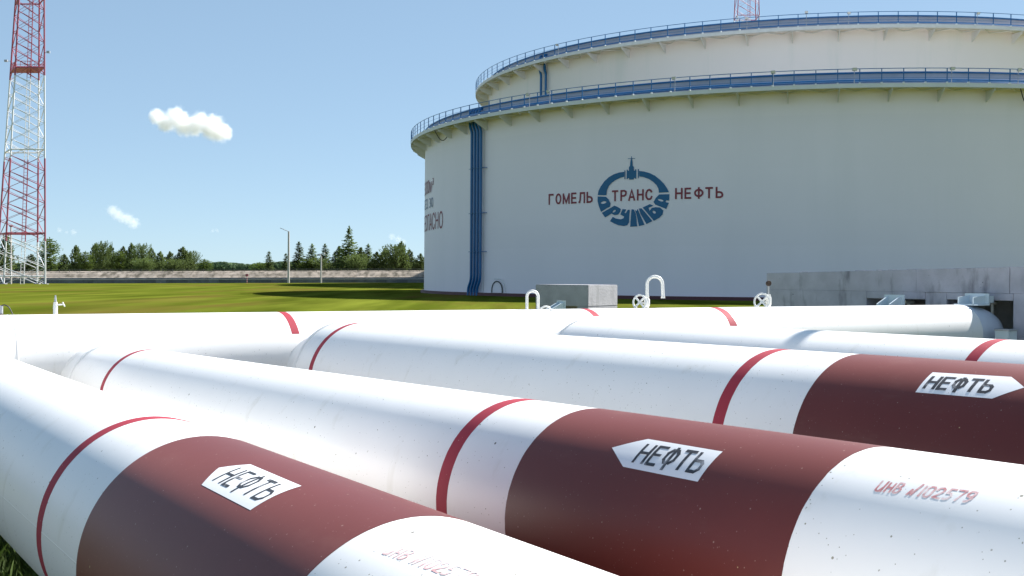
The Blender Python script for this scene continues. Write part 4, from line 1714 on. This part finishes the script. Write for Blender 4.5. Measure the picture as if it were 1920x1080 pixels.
# ------------------------------------------------------------------ trees
def crown_mesh(seed, kind):
    """crown of height 1, radius about 1 in x,y units of the half width; many small needle clumps"""
    rnd = np.random.RandomState(seed)
    vs, fs = [], []

    def clump(c, size, up, flat=0.5):
        # a small tuft: three crossing blades
        for _ in range(3):
            a = rnd.uniform(0, 2 * np.pi)
            d = np.array([np.cos(a), np.sin(a), rnd.uniform(-0.2, 0.6) + up * 0.9])
            d /= np.linalg.norm(d)
            s = np.cross(d, rnd.normal(size=3))
            s /= np.linalg.norm(s) + 1e-9
            L_ = size * rnd.uniform(0.6, 1.3)
            w = size * 0.32
            o = len(vs)
            p = c
            vs.extend([p - s * w, p + s * w, p + d * L_ + s * w * 0.5, p + d * L_ * 1.15 - s * w * 0.2])
            fs.append((o, o + 1, o + 2, o + 3))
    H, Rr = 1.0, 1.0
    asp = {'spruce': 0.20, 'pine': 0.26, 'round': 0.5, 'leaf': 0.30, 'tall': 0.30}[kind]
    lv = {'spruce': 24, 'pine': 16, 'round': 12, 'leaf': 16, 'tall': 26}[kind]
    for l in range(lv):
        t = (l + 0.5) / lv
        zc = 0.06 + 0.92 * t
        if kind == 'spruce':
            rad = (1 - t) ** 0.75
        elif kind == 'tall':
            rad = (1 - t) ** 1.1 * 1.05 + 0.08 * (1 - t)
        elif kind == 'pine':
            rad = min(1, (1 - t) ** 0.72 * 1.02)
        else:
            rad = math.sqrt(max(0.02, 1 - (2 * t - 0.86) ** 2 / 1.3))
        nb = max(4, int(1.5 * (7 if kind in ('spruce', 'tall') else 10) * (0.5 + rad)))
        for b in range(nb):
            a = rnd.uniform(0, 2 * np.pi)
            L_ = rad * asp * rnd.uniform(0.55, 1.15)
            rise = {'spruce': -0.02, 'tall': 0.0, 'pine': 0.35, 'round': 0.5, 'leaf': 0.3}[kind]
            ns = max(2, int(L_ / 0.028))
            for s in range(ns):
                q = (s + rnd.uniform(0.2, 1)) / ns
                if q < 0.25 and rnd.rand() < 0.6:
                    continue
                p = np.array([np.cos(a) * L_ * q, np.sin(a) * L_ * q, zc + rise * L_ * q ** 1.5 + rnd.normal() * 0.008])
                p[:2] += rnd.normal(size=2) * 0.012
                clump(p, 0.034 if kind != 'leaf' else 0.03, 0.6 if kind in ('pine', 'round') else 0.15)
            if kind in ('pine', 'round') and rnd.rand() < 0.6:     # upright candles at the tips
                for e in range(4):
                    p = np.array([np.cos(a) * L_, np.sin(a) * L_, zc + rise * L_ + 0.022 * e])
                    clump(p, 0.032, 1.6)
    for e in range(8):
        clump(np.array([rnd.normal() * 0.004, rnd.normal() * 0.004, 0.93 + 0.012 * e]), 0.03, 1.8)
    me = bpy.data.meshes.new('crown')
    me.from_pydata([tuple(v) for v in vs], [], fs)
    me.materials.append(M['birch'] if kind == 'leaf' else M['pine'])
    me.update()
    return me


KM = {}
for kd, sd in (('spruce', 1), ('spruce', 2), ('pine', 3), ('pine', 4), ('round', 5), ('leaf', 6), ('leaf', 8), ('tall', 7)):
    KM.setdefault(kd, []).append(crown_mesh(sd, kd))
tm = MB().tube([(0, 0, -0.05), (0.004, 0, 0.4), (0, 0.003, 0.95)], [0.016, 0.011, 0.003], 7)
trunk_me = tm.mesh('trunk', M['bark'], True)
trees = [
    # px centre, py top, width px, kind, distance
    (12, 441, 44, 'pine', 305), (93, 447, 46, 'leaf', 300), (58, 478, 40, 'pine', 330), (120, 478, 34, 'pine', 330),
    (143, 462, 36, 'pine', 310), (160, 472, 34, 'leaf', 298), (178, 459, 40, 'pine', 312), (193, 458, 36, 'round', 306),
    (208, 462, 34, 'pine', 314), (223, 470, 34, 'leaf', 300), (231, 464, 34, 'pine', 320), (247, 458, 36, 'pine', 310),
    (266, 462, 38, 'round', 304), (284, 467, 34, 'pine', 312), (300, 473, 34, 'pine', 308), (319, 473, 34, 'pine', 316),
    (342, 465, 50, 'pine', 305), (358, 474, 36, 'round', 320), (383, 486, 34, 'leaf', 330),
    (504, 472, 30, 'spruce', 308), (487, 492, 40, 'leaf', 330), (536, 476, 30, 'spruce', 315), (560, 455, 42, 'spruce', 305),
    (585, 459, 42, 'spruce', 302), (609, 459, 40, 'spruce', 312), (636, 464, 40, 'pine', 312), (654, 427, 72, 'tall', 305),
    (676, 466, 40, 'pine', 308), (690, 459, 44, 'spruce', 316), (706, 474, 40, 'pine', 304), (722, 468, 46, 'pine', 312),
    (740, 463, 52, 'round', 304), (752, 455, 40, 'pine', 306), (768, 470, 36, 'pine', 318), (788, 477, 34, 'pine', 310),
    (812, 480, 40, 'pine', 318), (668, 480, 46, 'round', 300), (575, 484, 40, 'leaf', 300), (325, 488, 50, 'round', 300), (270, 486, 50, 'round', 298), (600, 486, 44, 'round', 299),
]
kindtxt = {'pine': ('young dark pine tree', 'pine_tree', 'pine'), 'round': ('broad bushy pine', 'pine_tree', 'pine'), 'spruce': ('narrow pointed spruce', 'spruce_tree', 'spruce'),
           'leaf': ('pale green leafy tree', 'leafy_tree', 'tree'), 'tall': ('tallest spruce with a thin pointed top', 'spruce_tree', 'spruce')}
# where each tree stands, told by landmarks
order = sorted(range(len(trees)), key=lambda i: trees[i][0])


def where(px):
    if px < 40:
        return 'behind the left edge of the left mast'
    if px < 70:
        return 'seen through the foot of the mast'
    if px < 375:
        return 'right of the mast'
    if px < 500:
        return 'by the far wood, left of the lamp post'
    if px < 545:
        return 'beside the tall lamp post'
    if px < 612:
        return 'between lamp post and floodlight pole'
    if px < 665:
        return 'just right of floodlight pole'
    return 'between floodlight pole and tank'


ordw = ['first', 'second', 'third', 'fourth', 'fifth', 'sixth', 'seventh', 'eighth', 'ninth', 'tenth', 'eleventh', 'twelfth', 'thirteenth', 'fourteenth']
cnt = {}
tot = {}
for i in order:
    key = (trees[i][3], where(trees[i][0]))
    tot[key] = tot.get(key, 0) + 1
for i in order:
    px, pyt, wpx, kd, Y = trees[i]
    base = at(px, 531, Y)
    zg = gz(base.x, Y) if Y > YF + 70 else far_z(base.x) + 2.2
    top = at(px, pyt, Y).z
    H = top - zg
    key = (kd, where(px))
    cnt[key] = cnt.get(key, 0) + 1
    txt, nm, cat = kindtxt[kd]
    pre = ''
    if tot[key] > 1:
        pre = ordw[cnt[key] - 1] + ' from the left of the ' if True else ''
        lab = f'{txt}, {ordw[cnt[key] - 1]} from left {where(px)}'
    else:
        lab = f'{txt} {where(px)}'
    T = thing(nm, lab, cat, (base.x, Y, zg), 'trees beyond the earth bank')
    T.rotation_euler = (0, 0, random.uniform(0, 6.28))
    asp = {'spruce': 0.20, 'pine': 0.26, 'round': 0.5, 'leaf': 0.30, 'tall': 0.30}[kd]
    wr = wpx / F * Y / 2 / asp
    cm = random.choice(KM[kd])
    o = link('crown', cm, T)
    o.scale = (wr, wr, H)
    o = link('trunk', trunk_me, T)
    o.scale = (H * 0.9, H * 0.9, H)

# far wood, one mass of crowns on the horizon
rnd = np.random.RandomState(11)
vs, fs = [], []
for r_i in range(3):
    Y = 900 + 120 * r_i
    for i in range(420):
        px = rnd.uniform(-60, 860)
        pyt = 491 + 5 * rnd.rand() + (3 if px < 380 else 0) - 2 * np.sin(px * 0.05)
        p = at(px, pyt + 3, Y)
        rx = rnd.uniform(3.0, 7.0)
        h = p.z
        for c_ in range(26):
            a = rnd.uniform(0, 2 * np.pi)
            e = np.arccos(rnd.uniform(-0.4, 1))
            n_ = np.array([np.cos(a) * np.sin(e), np.sin(a) * np.sin(e), np.cos(e)])
            cpt = np.array([p.x, Y, h - 3]) + n_ * np.array([rx, rx, 4.0])
            sz = rnd.uniform(0.7, 1.8)
            t1 = np.cross(n_, rnd.normal(size=3))
            t1 /= np.linalg.norm(t1)
            t2 = np.cross(n_, t1)
            o = len(vs)
            vs += [tuple(cpt + t1 * sz), tuple(cpt + t2 * sz), tuple(cpt - t1 * sz), tuple(cpt - t2 * sz)]
            fs.append((o, o + 1, o + 2, o + 3))
    # the body of the wood under the crowns
    x0, x1 = at(-80, 500, Y).x, at(880, 500, Y).x
    n_ = 160
    o = len(vs)
    for i in range(n_ + 1):
        x_ = x0 + (x1 - x0) * i / n_
        zt_ = at(480, 497, Y).z + rnd.uniform(-1.5, 1.0)
        vs += [(x_, Y + 2, 0), (x_, Y + 2 + rnd.uniform(0, 6), zt_), (x_, Y + 40, zt_ - 2)]
    for i in range(n_):
        a = o + i * 3
        fs += [(a, a + 3, a + 4, a + 1), (a + 1, a + 4, a + 5, a + 2)]
me = bpy.data.meshes.new('distant_wood')
me.from_pydata(vs, [], fs)
me.materials.append(M['wood'])
o = link('distant_wood', me)
tag(o, 'low pale green wood on the horizon beyond the earth bank', 'wood', kind='stuff')

# ------------------------------------------------------------------ rough grass beside the nearest pipe
rnd = np.random.RandomState(4)
vs, fs = [], []
c = CY[1]
for i in range(26000):
    t = rnd.uniform(2, 16)
    dd = -abs(rnd.normal()) * 1.1 + 0.35
    P = c.A + c.u * t
    bx, by = P.x + 0.83 * dd - 0.0, P.y + 0.56 * dd
    h = rnd.uniform(0.05, 0.20) * (1.4 if rnd.rand() < 0.1 else 1)
    a = rnd.uniform(0, 6.28)
    w = 0.006
    l = rnd.normal(size=2) * h * 0.35
    o = len(vs)
    vs += [(bx - w * math.cos(a), by - w * math.sin(a), 0), (bx + w * math.cos(a), by + w * math.sin(a), 0),
           (bx + l[0] * 0.4 + w * 0.7 * math.cos(a), by + l[1] * 0.4 + w * 0.7 * math.sin(a), h * 0.6), (bx + l[0], by + l[1], h)]
    fs += [(o, o + 1, o + 2), (o, o + 2, o + 3)]
me = bpy.data.meshes.new('rough_grass')
me.from_pydata(vs, [], fs)
me.materials.append(M['blade'])
o = link('rough_grass', me)
tag(o, 'rough dark grass growing in the shade of the nearest pipe', 'grass', kind='stuff')


# ------------------------------------------------------------------ clouds
def cloud(label, px0, px1, py0, py1, blobs, Y, dens, seed, noise_amp=0.75, reach=2.1):
    """blobs: (x 0..1, y 0..1, r in fraction of width)"""
    rnd = random.Random(seed)
    P0 = at(px0, py1, Y)
    P1 = at(px1, py0, Y)
    Wd = P1.x - P0.x
    Hh = P1.z - P0.z
    C = Vector(((P0.x + P1.x) / 2, Y, (P0.z + P1.z) / 2))
    mb = MB()
    pad = 0.22 * Wd
    mb.box(-Wd / 2 - pad, -Wd * 0.22, -Hh / 2 - pad, Wd / 2 + pad, Wd * 0.22, Hh / 2 + pad)
    m = bpy.data.materials.new('cloud_vapour')
    m.use_nodes = True
    N, L = m.node_tree.nodes, m.node_tree.links
    N.remove(N['Principled BSDF'])
    vol = N.new('ShaderNodeVolumePrincipled')
    vol.inputs['Color'].default_value = (1, 1, 1, 1)
    vol.inputs['Anisotropy'].default_value = 0.2
    tc = N.new('ShaderNodeTexCoord')
    co = tc.outputs['Object']
    fld = None

    def math_(op, a_, b_):
        t_ = N.new('ShaderNodeMath')
        t_.operation = op
        if op == 'SMOOTH_MAX':
            t_.inputs[2].default_value = 0.12
        for i_, q_ in enumerate((a_, b_)):
            if isinstance(q_, (int, float)):
                t_.inputs[i_].default_value = q_
            else:
                L.new(q_, t_.inputs[i_])
        return t_.outputs[0]
    for (x_, y_, r_) in blobs:
        cc = Vector((P0.x + Wd * x_, Y, P1.z - Hh * y_)) - C
        vd = N.new('ShaderNodeVectorMath')
        vd.operation = 'DISTANCE'
        L.new(co, vd.inputs[0])
        vd.inputs[1].default_value = cc
        mr = N.new('ShaderNodeMapRange')
        mr.inputs['From Min'].default_value = 0
        mr.inputs['From Max'].default_value = r_ * Wd * reach
        mr.inputs['To Min'].default_value = 1
        mr.inputs['To Max'].default_value = 0
        L.new(vd.outputs['Value'], mr.inputs['Value'])
        fld = mr.outputs['Result'] if fld is None else math_('SMOOTH_MAX', fld, mr.outputs['Result'])
    nz = N.new('ShaderNodeTexNoise')
    nz.inputs['Scale'].default_value = 13.0 / Wd
    nz.inputs['Detail'].default_value = 5
    nz.inputs['Roughness'].default_value = 0.6
    L.new(co, nz.inputs['Vector'])
    v = math_('ADD', fld, math_('MULTIPLY', math_('SUBTRACT', nz.outputs['Fac'], 0.5), noise_amp))
    mr = N.new('ShaderNodeMapRange')
    mr.interpolation_type = 'SMOOTHSTEP'
    mr.inputs['From Min'].default_value = 0.34
    mr.inputs['From Max'].default_value = 0.86
    mr.inputs['To Min'].default_value = 0
    mr.inputs['To Max'].default_value = dens
    L.new(v, mr.inputs['Value'])
    L.new(mr.outputs['Result'], vol.inputs['Density'])
    L.new(vol.outputs[0], N['Material Output'].inputs['Volume'])
    o = link('cloud', mb.mesh('cloud', m), loc=C)
    tag(o, label, 'cloud', 'small white clouds in the sky')
    return o


cloud('largest white cloud, an elongated puff high in the blue sky', 280, 436, 205, 266,
      [(0.09, 0.25, 0.085), (0.2, 0.42, 0.10), (0.33, 0.28, 0.11), (0.42, 0.48, 0.11), (0.55, 0.5, 0.11), (0.62, 0.38, 0.10), (0.75, 0.55, 0.13), (0.85, 0.68, 0.11), (0.93, 0.76, 0.06)], 2200, 0.13, 1)
cloud('small white cloud low above the pines on the left', 203, 262, 387, 430,
      [(0.15, 0.2, 0.17), (0.3, 0.36, 0.17), (0.46, 0.5, 0.16), (0.62, 0.55, 0.17), (0.8, 0.72, 0.17)], 3600, 0.022, 2, 1.0)
cloud('faint wisp of cloud just right of the mast', 106, 144, 428, 440, [(0.15, 0.3, 0.12), (0.5, 0.6, 0.08), (0.85, 0.6, 0.14)], 4200, 0.014, 3)
cloud('faint wisp of cloud above the tallest spruce', 728, 762, 438, 458, [(0.2, 0.3, 0.18), (0.55, 0.55, 0.2), (0.85, 0.75, 0.15)], 4200, 0.012, 4)
cloud('tiny faint cloud between the pines and the lamp post', 394, 412, 429, 436, [(0.25, 0.5, 0.18), (0.7, 0.5, 0.2)], 4200, 0.012, 5)
